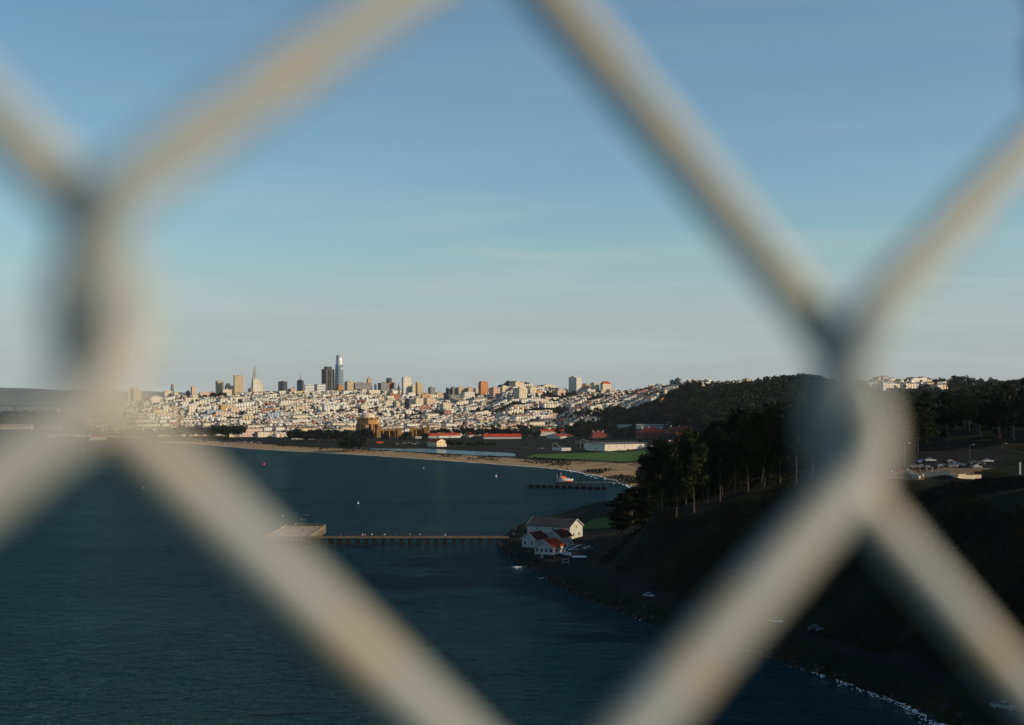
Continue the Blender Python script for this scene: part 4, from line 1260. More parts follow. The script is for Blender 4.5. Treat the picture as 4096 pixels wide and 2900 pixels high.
FARL = leaf_material('far_leaves', (0.006, 0.010, 0.006), (0.017, 0.023, 0.011))
BARK = plain('bark', (0.10, 0.075, 0.055), 0.9, 0.4, 0.8)
PALEBARK = plain('pale_bark', (0.065, 0.05, 0.038), 0.85, 0.8, 0.35)
def leaf_quads(centers, size, flat=0.0):
    n = len(centers)
    a = rng.normal(size=(n, 3)); a[:, 2] *= (1 - flat); a /= np.linalg.norm(a, axis=1)[:, None]
    r = rng.normal(size=(n, 3)); r[:, 2] *= (1 - flat)
    b = np.cross(a, r); b /= np.maximum(np.linalg.norm(b, axis=1)[:, None], 1e-6)
    s = size * (0.55 + 0.9 * rng.random((n, 1)))
    a = a * s; b = b * s * (0.45 + 0.4 * rng.random((n, 1)))
    v = np.stack([centers - a * 0.9, centers - b, centers + a, centers + b], 1)
    return v.reshape(-1, 3)
def crown_mesh(name, clumps, per, size, flat=0.0, hollow=0.55):
    """clumps: (x,y,z,rx,rz) ; leaves sit towards the outside of each clump"""
    cs = []
    for (x, y, z, rx, rz) in clumps:
        u = rng.normal(size=(per, 3)); u /= np.linalg.norm(u, axis=1)[:, None]
        rr = hollow + (1 - hollow) * rng.random((per, 1)) ** 0.7
        rr *= 1 + 0.25 * rng.normal(size=(per, 1)) * 0.6
        cs.append(np.array((x, y, z)) + u * rr * np.array((rx, rx, rz)))
    v = leaf_quads(np.concatenate(cs), size, flat)
    return np_mesh(name, v, np.arange(len(v)).reshape(-1, 4))
def eucalyptus(h, seed, sub=1.0, size=0.55, per=150):
    st = np.random.default_rng(seed)
    m = MB()
    top = (st.normal() * 0.8, st.normal() * 0.8, h * 0.62)
    mid = (st.normal() * 0.5, st.normal() * 0.5, h * 0.3)
    r = h * 0.0095
    m.path([(0, 0, -1.5), (mid[0] * 0.3, mid[1] * 0.3, h * 0.12), mid, top], [r * 1.5, r * 1.1, r * 0.85, r * 0.45], 7)
    clumps = []
    nl = int(11 * sub)
    for k in range(nl):
        a = 2 * math.pi * (k + st.random()) / nl
        t = 0.02 + 0.98 * st.random()
        base = tuple(mid[i] + (top[i] - mid[i]) * t for i in range(3))
        reach = h * (0.10 + 0.15 * st.random())
        end = (base[0] + math.cos(a) * reach, base[1] + math.sin(a) * reach, base[2] + h * (0.08 + 0.2 * st.random()))
        m.path([base, tuple((base[i] + end[i]) / 2 + (0.4 if i == 2 else 0) for i in range(3)), end], [r * 0.42, r * 0.3, r * 0.12], 5)
        for j in range(3):
            clumps.append((end[0] + st.normal() * h * 0.045, end[1] + st.normal() * h * 0.045, end[2] + st.normal() * h * 0.05, h * (0.055 + 0.05 * st.random()), h * (0.05 + 0.04 * st.random())))
    for j in range(int(7 * sub)):                              # low side shoots round the stem
        a = st.random() * 6.28
        clumps.append((math.cos(a) * h * 0.1, math.sin(a) * h * 0.1, h * (0.2 + 0.3 * st.random()), h * 0.06, h * 0.05))
    for j in range(int(6 * sub)):
        clumps.append((top[0] + st.normal() * h * 0.06, top[1] + st.normal() * h * 0.06, h * (0.72 + 0.26 * st.random()), h * (0.06 + 0.05 * st.random()), h * (0.05 + 0.04 * st.random())))
    return m.mesh('trunk'), crown_mesh('crown', clumps, per, size)
def cypress(h, seed, size=0.5, per=170):
    st = np.random.default_rng(seed)
    m = MB()
    r = h * 0.026
    m.path([(0, 0, -1.5), (0.3, 0.1, h * 0.3), (0.2, 0.3, h * 0.85)], [r * 1.4, r, r * 0.3], 7)
    clumps = []
    for k in range(24):
        t = 0.16 + 0.82 * (k + st.random()) / 24
        a = k * 2.4 + st.normal() * 0.3
        reach = h * (0.42 * math.sin(math.pi * min(1, t * 0.85 + 0.12)) ** 0.7) * (0.55 + 0.55 * st.random())
        z = h * t
        end = (math.cos(a) * reach, math.sin(a) * reach, z + reach * 0.18)
        m.tube((0.2, 0.2, z - reach * 0.15), end, r * 0.35, r * 0.1, 5)
        for f in (0.35, 0.65, 0.95):                           # flat shelves of foliage along the limb
            clumps.append((end[0] * f, end[1] * f, z + reach * 0.16 * f + h * 0.012, h * (0.085 + 0.035 * st.random()), h * 0.022))
    clumps.append((0.2, 0.2, h * 0.95, h * 0.13, h * 0.03))
    return m.mesh('trunk'), crown_mesh('crown', clumps, per, size, flat=0.35, hollow=0.2)
def round_tree(h, seed, per=46, size=1.2, w=0.42):
    st = np.random.default_rng(seed)
    m = MB()
    m.path([(0, 0, -2), (0, 0, h * 0.45)], [h * 0.03, h * 0.018], 5)
    cl = []
    for k in range(9):
        a = 2.4 * k
        rr = h * w * 0.62 * st.random() ** 0.5
        cl.append((math.cos(a) * rr, math.sin(a) * rr, h * (0.42 + 0.42 * st.random()), h * w * (0.36 + 0.2 * st.random()), h * (0.13 + 0.1 * st.random())))
    cl.append((0, 0, h * 0.82, h * w * 0.4, h * 0.14))
    return m.mesh('trunk'), crown_mesh('crown', cl, per, size)
T_EUC = [eucalyptus(30, 100 + i) for i in range(4)]
T_CYP = [cypress(18, 200 + i) for i in range(3)]
T_MID = [round_tree(16, 300 + i, 70, 0.9) for i in range(4)]
T_FAR = [round_tree(14, 400 + i, 16, 1.7) for i in range(4)]
for tr in T_EUC: tr[0].materials.append(PALEBARK); tr[1].materials.append(EUC)
for tr in T_CYP: tr[0].materials.append(BARK); tr[1].materials.append(CYP)
for tr in T_MID + T_FAR: tr[0].materials.append(BARK); tr[1].materials.append(FARL)
def tree(name, proto, x, y, s, label, group, sz=None, z=None):
    t = empty(name, (x, y, (hz(x, y) if z is None else z)), rng.random() * 6.28)
    t.scale = (s * (0.85 + 0.35 * rng.random()), s * (0.85 + 0.35 * rng.random()), sz or s)
    t.rotation_euler = ((rng.random() - 0.5) * 0.2, (rng.random() - 0.5) * 0.2, rng.random() * 6.28)
    tag(t, label, 'tree', group)
    link('trunk', proto[0], None, t)
    link('crown', proto[1], None, t)
    return t
# grove on the bluff edge: picture column, distance, height, kind
GROVE = [
    (622, 585, 17, 'c', 'dark spreading cypress at the water end of the grove'),
    (634, 560, 19, 'c', 'flat topped cypress second from the water end of the grove'),
    (648, 548, 16, 'c', 'low dark cypress beside the leftmost pale trunk'),
    (641, 650, 20, 'c', 'dark cypress showing behind the waterside cypresses'),
    (662, 528, 27, 'e', 'leafy gum tree right of the waterside cypresses'),
    (676, 505, 31, 'e', 'gum tree with the tallest pale bare trunk on the grassy edge'),
    (694, 500, 30, 'e', 'gum tree with a pale crooked trunk, second on the grassy edge'),
    (707, 515, 30, 'e', 'gum tree with forked pale trunk behind the edge'),
    (720, 505, 29, 'e', 'gum tree with ivy green trunk on the grassy edge'),
    (735, 512, 31, 'e', 'gum tree leaning left of the leaning thin trunk'),
    (748, 505, 30, 'e', 'gum tree with thin leaning trunk near the blurred wire'),
    (764, 510, 31, 'e', 'broad gum tree before the wooded hill'),
    (780, 505, 30, 'e', 'gum tree with bright bark patches near the blurred wire'),
    (796, 500, 29, 'e', 'gum tree left of the thick lower wire'),
    (812, 510, 27, 'e', 'gum tree partly covered by the thick lower wire'),
    (828, 520, 24, 'e', 'gum tree behind the thick lower wire'),
    (668, 575, 26, 'e', 'gum tree in the second row behind the cypresses'),
    (686, 565, 29, 'e', 'gum tree in the second row behind the tallest pale trunk'),
    (703, 580, 30, 'e', 'gum tree in the second row left of the broad crowns'),
    (722, 570, 31, 'e', 'gum tree in the second row with olive sunlit crown'),
    (742, 580, 31, 'e', 'gum tree in the second row below the wooded hill'),
    (760, 575, 32, 'e', 'tallest gum crown of the second row'),
    (778, 585, 31, 'e', 'gum tree in the second row next to the tallest crown'),
    (798, 570, 30, 'e', 'gum tree in the second row by the thick wire'),
    (686, 614, 25, 'c', 'added cypress shading the cottages, behind the gum trunks at left'),  # cypresses from here to the leaning trunk are added to shade the cottages
    (700, 630, 25, 'c', 'added shade cypress behind the forked pale trunk'),
    (716, 606, 27, 'c', 'added shade cypress closing the second row before the wood'),
    (731, 624, 27, 'c', 'added shade cypress behind the ivy green trunk'),
    (747, 610, 28, 'c', 'added shade cypress behind the thin leaning trunk'),
    (655, 610, 22, 'c', 'cypress behind the second row at the left'),
    (712, 690, 26, 'c', 'dark cypress filling the gap in the second row'),
    (735, 700, 28, 'c', 'dark cypress behind the olive gum crowns'),
]
for i, (px, D, h, kd, lb) in enumerate(GROVE):
    pr, s = (T_EUC[i % 4], h / 30) if kd == 'e' else (T_CYP[i % 3], h / 18)
    tree('gum_tree' if kd == 'e' else 'cypress_tree', pr, X(px, D), D, s, lb, 'trees of the grove on the bluff')
# undergrowth along the grassy edge and the bluff
T_BUSH = []
for i in range(3):
    st = np.random.default_rng(500 + i)
    cl = [(st.normal() * 0.7, st.normal() * 0.7, 0.5 + 0.4 * st.random(), 0.7, 0.5) for _ in range(6)]
    me = crown_mesh('bush', cl, 60, 0.16); me.materials.append(EUC); T_BUSH.append(me)
tpx = rng.uniform(600, 1040, 9000); tD = rng.uniform(320, 560, 9000)
bx, by = X(tpx, tD), tD
bh, bd = heights(bx, by), coast_dist(bx, by)
dens = vnoise(bx / 18, by / 18, 31)
keep = (bd > 18) & (dens > 0.36) & ~((tpx > 865) & (by > 425))
bx, by, bh = bx[keep][:2600], by[keep][:2600], bh[keep][:2600]
cs = []
for x, y, z in zip(bx, by, bh):
    s = 0.7 + rng.random() * 1.4
    u = rng.normal(size=(34, 3)); u /= np.linalg.norm(u, axis=1)[:, None]; u[:, 2] = np.abs(u[:, 2])
    cs.append(np.array((x, y, z)) + u * np.array((s, s, s * 0.75)) * (0.5 + 0.5 * rng.random((34, 1))))
v = leaf_quads(np.concatenate(cs), 0.28)
SCRUB = leaf_material('scrub_leaves', (0.005, 0.007, 0.003), (0.020, 0.018, 0.007))
tag(link('bluff_scrub', np_mesh('bluff_scrub', v, np.arange(len(v)).reshape(-1, 4)), SCRUB), 'dark low scrub covering the bluff', 'scrub', kind='stuff')

# woods: many trees beyond the grove, and over the hills of the park
def wood_spots(n, px0, px1, D0, D1, cond=None):
    p = rng.uniform(px0, px1, n); d = np.sqrt(rng.uniform(D0 ** 2, D1 ** 2, n))
    x, y = X(p, d), d
    h = heights(x, y); dd = coast_dist(x, y)
    k = (dd > 25) & (h > 3)
    wx, wy = 36.0, 671.0                                  # warehouse gable: a gap in the wood lets the low sun through
    al = (x - wx) * sun_dir.x + (y - wy) * sun_dir.y
    ac = np.abs((x - wx) * sun_dir.y - (y - wy) * sun_dir.x)
    k &= ~((al > -15) & (al < 230) & (ac < 11))
    if cond is not None:
        k &= cond(p, d, h)
    return np.stack([x[k], y[k], h[k], p[k]], -1)
W1 = wood_spots(420, 860, 1120, 600, 1500)
W2 = wood_spots(700, 640, 900, 680, 1500, lambda p, d, h: (h > 11) & (d > 1560 - (p - 640) * 6) | (d < 900))
W3 = wood_spots(1500, 655, 1060, 1500, 2700, lambda p, d, h: (h > np.interp(p, [655, 690, 730], [26, 30, 20])) & ~((p > 850) & (p < 950) & (d > 2600)))
W3b = wood_spots(360, 690, 860, 2050, 2500)
W5 = wood_spots(260, 950, 1060, 2000, 3300)
near_rank = np.concatenate([W1, W2])
NW = 170
# the nearest trees stand alone, the rest is one mass
sel = np.argsort(near_rank[:, 1] + 900 * ((near_rank[:, 3] > 1030) | (near_rank[:, 3] < 600)))[:NW]
for i, k in enumerate(sel):
    x, y, z, px = near_rank[k]
    where = 'on the dark slope behind the overlook plaza' if px > 860 else 'between the grove and the wooded hill'
    kd = rng.random()
    if kd < 0.5:
        tree('gum_tree', T_EUC[i % 4], x, y, (18 + rng.random() * 9) / 30, 'dark gum tree ' + where, 'trees of the dark wood', z=z)
    else:
        tree('broad_tree', T_MID[i % 4], x, y, (15 + rng.random() * 8) / 16, 'dark round crowned tree ' + where, 'trees of the dark wood', z=z)
rest = np.delete(near_rank, sel, axis=0)
def mass(name, spots, hmin, hmax, per, size, label, mat, w=0.42):
    cs = []
    n = len(spots)
    H = hmin + (hmax - hmin) * rng.random(n)
    for (x, y, z), h in zip(spots[:, :3], H):
        lob = 5
        a = rng.random(lob) * 6.28
        r = h * w * 0.55 * np.sqrt(rng.random(lob))
        c = np.stack([x + r * np.cos(a), y + r * np.sin(a), z + h * (0.45 + 0.4 * rng.random(lob))], -1)
        u = rng.normal(size=(lob, per // lob, 3)); u /= np.linalg.norm(u, axis=2)[..., None]
        rr = 0.6 + 0.45 * rng.random((lob, per // lob, 1))
        cs.append((c[:, None, :] + u * rr * np.array((h * w * 0.48, h * w * 0.48, h * 0.2))).reshape(-1, 3))
        t = rng.random(6)
        cs.append(np.stack([x + 0 * t, y + 0 * t, z + h * 0.35 * t], -1))
    v = leaf_quads(np.concatenate(cs), size)
    o = link(name, np_mesh(name, v, np.arange(len(v)).reshape(-1, 4)), mat)
    tag(o, label, 'woodland', kind='stuff')
    return o
mass('woodland', np.concatenate([rest, W3, W3b, W5]), 13, 24, 120, 1.9, 'dark dense wood covering the hills on the right', FARL, 0.5)
# trees scattered between the houses
ts = TREE_SPOTS[rng.random(len(TREE_SPOTS)) < 0.42]
gsel = rng.random(hx.size) < np.interp(hpx, [100, 450, 560, 750], [0.16, 0.20, 0.34, 0.45])
gar = np.stack([hx[gsel] + E2[0] * 13 + rng.normal(size=gsel.sum()) * 3, hy[gsel] + E2[1] * 13 + rng.normal(size=gsel.sum()) * 3], -1)
ts = np.concatenate([ts, gar])
ts = np.concatenate([ts, heights(ts[:, 0], ts[:, 1])[:, None]], 1)
mass('garden_trees', ts, 6, 13, 40, 1.9, 'dark trees scattered among the hillside houses', FARL, 0.5)
# tree belts and knolls that stand out: picture column range, row of the tree tops and bases, count
def belt(x0, x1, yb, n, hmin, hmax, lb, depth=60, D=None, near=True):
    for i in range(n):
        px = (x0 + (x1 - x0) * (i + rng.random()) / n) / 4.0
        d = (D or DZ(yb / 4.0, 4.0)) + rng.random() * depth
        h = hmin + (hmax - hmin) * rng.random()
        x = X(px, d)
        tree('broad_tree', (T_MID if near else T_FAR)[i % 4], x, d, h / 16 if near else h / 14, lb, 'park trees by the shore')

# ------------------------------------------------------------------ the park: barracks, sheds, rotunda
_Dn = np.arange(1250, 4300, 8.0)
def park_D(px, py):
    z = heights(X(px, _Dn), _Dn)
    y = HOR - (z - CAMZ) * F / _Dn
    k = np.where(y <= py)[0]
    return float(_Dn[k[0]]) if len(k) else float(_Dn[np.argmin(y)])
WHITEWALL = facade('white_barrack', (0.62, 0.59, 0.53), win=(0.06, 0.07, 0.07), pu=3.4, pv=4.2, fu=0.35, fv=0.42, roof=(0.3, 0.28, 0.25))
GREYWALL = facade('grey_barrack', (0.30, 0.31, 0.30), win=(0.05, 0.06, 0.06), pu=3.4, pv=4.2, fu=0.35, fv=0.42)
BRICKW = facade('brick_barrack', (0.20, 0.055, 0.035), win=(0.03, 0.03, 0.03), pu=3.6, pv=4.0, fu=0.35, fv=0.5)
OCHREW = plain('ochre_stucco', (0.36, 0.19, 0.062), 0.85, 0.2, 0.1)
YELLOWW = facade('yellow_gable_wall', (0.68, 0.56, 0.34), win=(0.10, 0.09, 0.07), pu=4.2, pv=4.6, fu=0.32, fv=0.40, roof=(0.4, 0.3, 0.2))
CREAMSHED = facade('cream_shed', (0.66, 0.59, 0.45), win=(0.30, 0.27, 0.20), pu=12.0, pv=30.0, fu=0.06, fv=0.8, roof=(0.18, 0.18, 0.18))
DKRED = plain('dark_red_roof', (0.16, 0.030, 0.022), 0.85, 0.25, 0.12, spec=0.1)
GREYROOF = plain('grey_roof', (0.10, 0.10, 0.10), 0.9, 0.2, 0.1)
TRIM = plain('white_trim', (0.62, 0.60, 0.55), 0.7, 0.08, 0.3)
HALLS = []
def hall(x0, xs, x1, yr, ye, yb, wall, roof, name, label, kind='gable', ang=25, cross=None, D=None, chim=0, group='park buildings', wl=None, win=0):
    """long building: picture left edge, near corner, right edge; rows of ridge, eave and base (full size pixels)"""
    x0, xs, x1, yr, ye, yb = (v / 4.0 for v in (x0, xs, x1, yr, ye, yb))
    D = D or park_D((x0 + x1) / 2, yb)
    a = math.radians(ang)
    wr = (x1 - xs) / F * D / math.cos(a)
    wl = wl or min(60.0, max(9.0, (xs - x0) / F * D / math.sin(a)))
    C = np.array((X(xs, D), D))
    e1 = np.array((math.cos(a), math.sin(a))); e2 = np.array((-math.sin(a), math.cos(a)))
    c = C + e1 * wr / 2 + e2 * wl / 2
    zb = Zp(yb, D)
    zb = min(zb, hz(c[0], c[1])) - 0.5
    zw = Zp(ye, D) - zb
    rh = max(0.6, (ye - yr) / F * D) * 1.05
    HALLS.append((x0, x1, D, D + wl))
    t = empty(name, (c[0], c[1], zb), a)
    tag(t, label, 'building', group)
    if kind == 'flat':
        MB().box(0, 0, 0, wr, wl, zw).build('walls', wall, t)
        MB().box(0, 0, zw, wr + 0.8, wl + 0.8, 0.6).build('roof', roof, t)
    elif kind == 'hip':
        MB().box(0, 0, 0, wr, wl, zw).build('walls', wall, t)
        MB().hip(-wr / 2, wr / 2, -wl / 2, wl / 2, zw + 0.01, rh, 0.7).build('roof', roof, t)
    elif kind == 'gable_end':                              # ridge runs away from the viewer, lit gable to the right
        m = MB(); m.house_walls(-wl / 2, wl / 2, -wr / 2, wr / 2, 0, zw, rh)
        m.v = [(y_, -x_, z_) for (x_, y_, z_) in m.v]; m.f = [f for f in m.f]
        m.build('walls', wall, t)
        m = MB(); m.gable(-wl / 2, wl / 2, -wr / 2, wr / 2, zw, rh, 0.5, 0.3); m.v = [(y_, -x_, z_) for (x_, y_, z_) in m.v]
        m.build('roof', roof, t)
    else:
        MB().house_walls(-wr / 2, wr / 2, -wl / 2, wl / 2, 0, zw, rh).build('walls', wall, t)
        MB().gable(-wr / 2, wr / 2, -wl / 2, wl / 2, zw, rh, 0.6, 0.3).build('roof', roof, t)
    for k in range(chim):
        MB().box((k + 0.5 - chim / 2) * wr / max(chim, 1), 0, zw + rh * 0.6, 1.0, 1.0, rh * 0.4 + 1.6).build('chimney', TRIM, t)
    for k in range(win):
        MB().box(-wr / 2 + (k + 0.5) * wr / win, -wl / 2 - 0.05, zw * 0.35, wr / win * 0.45, 0.2, zw * 0.35).build('window', plain('dark_pane', (0.03, 0.035, 0.04), 0.2), t)
    return t
def f4(x, y): return 1500 + x / 3.823, 1380 + y / 3.823
def F4(x0, xs, x1, yr, ye, yb): return [1500 + v / 3.823 for v in (x0, xs, x1)] + [1380 + v / 3.823 for v in (yr, ye, yb)]
def F5(x0, xs, x1, yr, ye, yb): return [2000 + v / 2.8675 for v in (x0, xs, x1)] + [1450 + v / 2.8675 for v in (yr, ye, yb)]
def F3(x0, xs, x1, yr, ye, yb): return [950 + v / 3.823 for v in (x0, xs, x1)] + [1380 + v / 3.823 for v in (yr, ye, yb)]
hall(*F4(1655, 1668, 2235, 1364, 1402, 1437), WHITEWALL, REDROOF, 'barrack', 'long low white barrack with bright red roof above the field', ang=8, wl=12)
for k, (a, b) in enumerate(((560, 760), (745, 930), (915, 1110), (1090, 1290))):
    hall(*F4(a - 30, a + 60, b + 20, 1356 - 2 * k, 1392 - 3 * k, 1432 - 4 * k), WHITEWALL if k > 1 else GREYWALL, REDROOF, 'storage_shed', 'red gabled shed of the row right of the colonnade', ang=30, wl=26)
hall(*F4(1310, 1360, 1425, 1292, 1325, 1365), WHITEWALL, REDROOF, 'park_house', 'small white house with red hipped roof above the sheds', kind='hip')
hall(*F4(1385, 1420, 1515, 1335, 1375, 1410), WHITEWALL, REDROOF, 'park_house', 'white house with steep red roof at the right end of the sheds', kind='hip')
hall(*F4(1085, 1120, 1340, 1312, 1322, 1362), WHITEWALL, GREYROOF, 'park_house', 'flat roofed white pavilion behind the red sheds', kind='flat')
hall(*F4(788, 945, 1090, 1436, 1480, 1556), YELLOWW, DKRED, 'gabled_house', 'three storey pale yellow house with lit gable beside the lagoon', kind='gable_end', ang=40)
hall(*F4(1680, 1720, 1870, 1296, 1330, 1368), WHITEWALL, DKRED, 'park_house', 'white house with dark red roof left above the long barrack', kind='hip')
hall(*F4(1785, 1810, 1965, 1222, 1262, 1302), WHITEWALL, GREYROOF, 'park_house', 'white house with a wide pale gable among dark trees', kind='gable_end', ang=20)
hall(*F4(2000, 2030, 2150, 1262, 1290, 1320), WHITEWALL, DKRED, 'park_house', 'small house with red roof right above the long barrack', kind='hip')
hall(*F4(2100, 2120, 2240, 1318, 1340, 1362), WHITEWALL, DKRED, 'park_house', 'low dark red roofed house touching the long barrack trees', kind='hip')
hall(*F5(440, 460, 755, 772, 790, 842), WHITEWALL, REDROOF, 'barrack', 'white two storey barrack with red roof in the middle of the park', ang=12, wl=13)
hall(*F5(545, 680, 842, 826, 845, 878), WHITEWALL, REDROOF, 'barrack', 'low white building with red roof and shaded left wing', ang=25)
hall(*F5(1030, 1060, 1230, 792, 830, 868), BRICKW, DKRED, 'brick_barrack', 'red brick house with dormered dark red roof behind the warehouse', kind='hip', ang=15, chim=3)
hall(*F5(1575, 1640, 1935, 748, 802, 872), BRICKW, REDROOF, 'brick_barrack', 'largest red brick barrack with broad red roof at right', kind='hip', ang=15, chim=4)
hall(*F5(1900, 1940, 2240, 735, 765, 815), BRICKW, DKRED, 'brick_barrack', 'dark brick barrack half hidden right of the largest one', kind='hip', ang=15, chim=3)
hall(*F5(1330, 1345, 1510, 700, 710, 748), WHITEWALL, GREYROOF, 'barrack', 'left end of the long pale barrack row under the wood', kind='flat', ang=6, wl=12)
hall(*F5(1560, 1575, 2168, 706, 714, 765), GREYWALL, TRIM, 'barrack', 'long grey white three storey barrack under the wood', kind='flat', ang=6, wl=14)
hall(*F5(1838, 1848, 1985, 672, 686, 714), GREYWALL, DKRED, 'barrack', 'raised pavilion on top of the long grey barrack', kind='hip', ang=6, wl=12)
hall(*F5(815, 850, 965, 637, 668, 702), GREYWALL, GREYROOF, 'park_house', 'pale gabled house in front of the dark orchard of trees', kind='gable_end', ang=22)
hall(*F5(960, 975, 1115, 625, 640, 690), GREYWALL, GREYROOF, 'park_house', 'long pale shed joined to a gabled house', ang=12, wl=12)
hall(*F5(1115, 1150, 1240, 615, 640, 680), WHITEWALL, GREYROOF, 'park_house', 'white gabled house at the edge of the dark wood', kind='gable_end', ang=22)
hall(*F5(660, 672, 782, 638, 665, 696), plain('orange_wall', (0.46, 0.17, 0.07), 0.8), GREYROOF, 'park_house', 'orange house with pale gable among the park trees', kind='gable_end', ang=30)
hall(*F5(480, 500, 660, 640, 655, 690), GREYWALL, GREYROOF, 'park_house', 'dark roofed long house left of the orange house', ang=12, wl=12)
hall(*F5(335, 350, 548, 690, 700, 727), GREYWALL, GREYROOF, 'park_house', 'long grey shed low among the trees', kind='flat', ang=8, wl=14)
hall(*F5(250, 270, 345, 695, 715, 745), WHITEWALL, GREYROOF, 'park_house', 'small grey gabled house left of the long grey shed', kind='gable_end', ang=20)
hall(*F5(252, 280, 345, 738, 752, 775), BRICKW, REDROOF, 'park_house', 'small house with glowing red wall under the trees', kind='hip')
hall(*F5(430, 445, 540, 725, 738, 760), BRICKW, REDROOF, 'park_house', 'long low red house under the grey shed', kind='hip', ang=10, wl=9)
hall(*F5(0, 20, 190, 715, 722, 752), GREYWALL, GREYROOF, 'park_house', 'long low grey building at the left edge of the trees', kind='flat', ang=8, wl=14)
hall(*F5(2035, 2050, 2125, 815, 828, 842), BRICKW, REDROOF, 'park_house', 'tiny house with bright red roof right of the brick barracks', kind='hip', ang=12, wl=8)
# long cream warehouse beside the field
w = hall(*F5(860, 1203, 1856, 928, 938, 1016), CREAMSHED, GREYROOF, 'long_warehouse', 'long cream warehouse with shaded left end beside the green field', kind='flat', ang=25)
for k in range(9):
    MB().box(-70 + k * 16.5, -24.6, 2.0, 2.2, 0.3, 2.6).build('window', plain('dark_pane', (0.03, 0.035, 0.04), 0.2), w)
hall(*F5(605, 706, 816, 973, 980, 1016), WHITEWALL, GREYROOF, 'small_shed', 'small cream shed left of the long warehouse', kind='flat', ang=25)
hall(*F3(1110, 1120, 1600, 1290, 1310, 1352), plain('olive_wall', (0.16, 0.13, 0.08)), GREYROOF, 'museum_hall', 'long dark hall behind the trees left of the rotunda', ang=10, wl=30)
hall(*F3(1350, 1520, 1632, 1412, 1440, 1482), WHITEWALL, DKRED, 'boat_shed', 'white shed with dark roof left of the beach pine clump', kind='gable_end', ang=50)
hall(*F3(800, 830, 1000, 1400, 1410, 1445), WHITEWALL, GREYROOF, 'boat_shed', 'low white shed in the meadow behind the beach', ang=12, wl=10)
hall(*F3(1020, 1085, 1200, 1410, 1422, 1448), WHITEWALL, GREYROOF, 'boat_shed', 'second low white shed in the meadow behind the beach', ang=12, wl=9)
hall(*F3(360, 372, 880, 1138, 1142, 1190), WHITEWALL, TRIM, 'long_white_row', 'long straight white row low in the left hillside houses', kind='flat', ang=4, wl=16, D=ground_D(278, 1691 / 4))
hall(*F5(790, 818, 916, 462, 470, 542), WHITEWALL, TRIM, 'domed_church', 'white church-like building with small tower among the upper houses', kind='flat', D=ground_D(572, 1639 / 4))
# elevated road: dark parapet behind the warehouse
t = hall(*F5(850, 860, 1990, 880, 884, 930), plain('viaduct_concrete', (0.06, 0.062, 0.065), 0.9, 0.2, 0.05), ASPHALT, 'viaduct', 'long dark elevated road behind the warehouse', kind='flat', ang=-4, wl=14)
for k in range(14):
    MB().box(-120 + k * 18, -6.9, 0, 1.4, 0.6, 6.0).build('pier', plain('viaduct_concrete', (0.06, 0.062, 0.065)), t)

# domed rotunda
Dr_ = 2420.0
x = X((1412 + 1510) / 8.0 + 1.0, Dr_)
zb = Zp(1745 / 4, Dr_)
t = empty('rotunda', (x, Dr_ + 20, zb), math.radians(11))
tag(t, 'ochre classical rotunda with a pale domed roof rising over dark trees', 'monument')
Rr = (1508 - 1414) / 8.0 / F * Dr_ * 0.96
k_ = lambda yy: Zp(yy / 4.0, Dr_) - zb
zd0, zd1, ze0, zc = k_(1668), k_(1649.5), k_(1676), k_(1697)
DOME = plain('dome_tile', (0.52, 0.40, 0.30), 0.6, 0.12, 0.3)
prof = [(Rr * 0.80, zd0 - 1.5)]
for i in range(9):
    a = math.pi / 2 * i / 8
    prof.append((max(0.4, Rr * 0.70 * math.cos(a)), zd0 - 1.0 + (zd1 - zd0 + 1.0) * math.sin(a)))
MB().lathe(prof, 32).build('dome', DOME, t, smooth=True)
MB().lathe([(Rr * 0.84, ze0 - 2.5), (Rr * 0.84, zd0 - 2.6), (Rr * 0.90, zd0 - 2.0), (Rr * 0.90, zd0 - 1.2), (Rr * 0.78, zd0 - 1.0)], 8).build('attic', OCHREW, t)
ent = MB().lathe([(Rr * 0.95, zc), (Rr * 0.95, ze0 - 1.0), (Rr * 1.02, ze0 - 0.6), (Rr * 1.02, ze0 + 0.4), (Rr * 0.9, ze0 + 0.6)], 8).build('entablature', OCHREW, t)
for i in range(8):
    a = math.pi / 4 * i + math.pi / 8
    cx, cy = math.cos(a) * Rr * 0.93, math.sin(a) * Rr * 0.93
    MB().box(cx * 0.95, cy * 0.95, -3, 4.2, 4.2, zc + 3, a).build('pier', OCHREW, t)
    for s_ in (-1, 1):
        ox, oy = -math.sin(a) * 2.6 * s_, math.cos(a) * 2.6 * s_
        MB().lathe([(1.35, -3), (1.25, zc * 0.5), (1.1, zc - 0.8), (1.7, zc)], 10, cx * 1.06 + ox, cy * 1.06 + oy).build('column', plain('column_rose', (0.36, 0.15, 0.075), 0.8, 0.2, 0.2), t, smooth=True)
    MB().box(math.cos(a) * Rr * 0.98, math.sin(a) * Rr * 0.98, ze0 + 0.4, 3.0, 3.0, 2.6, a).build('urn_block', OCHREW, t)
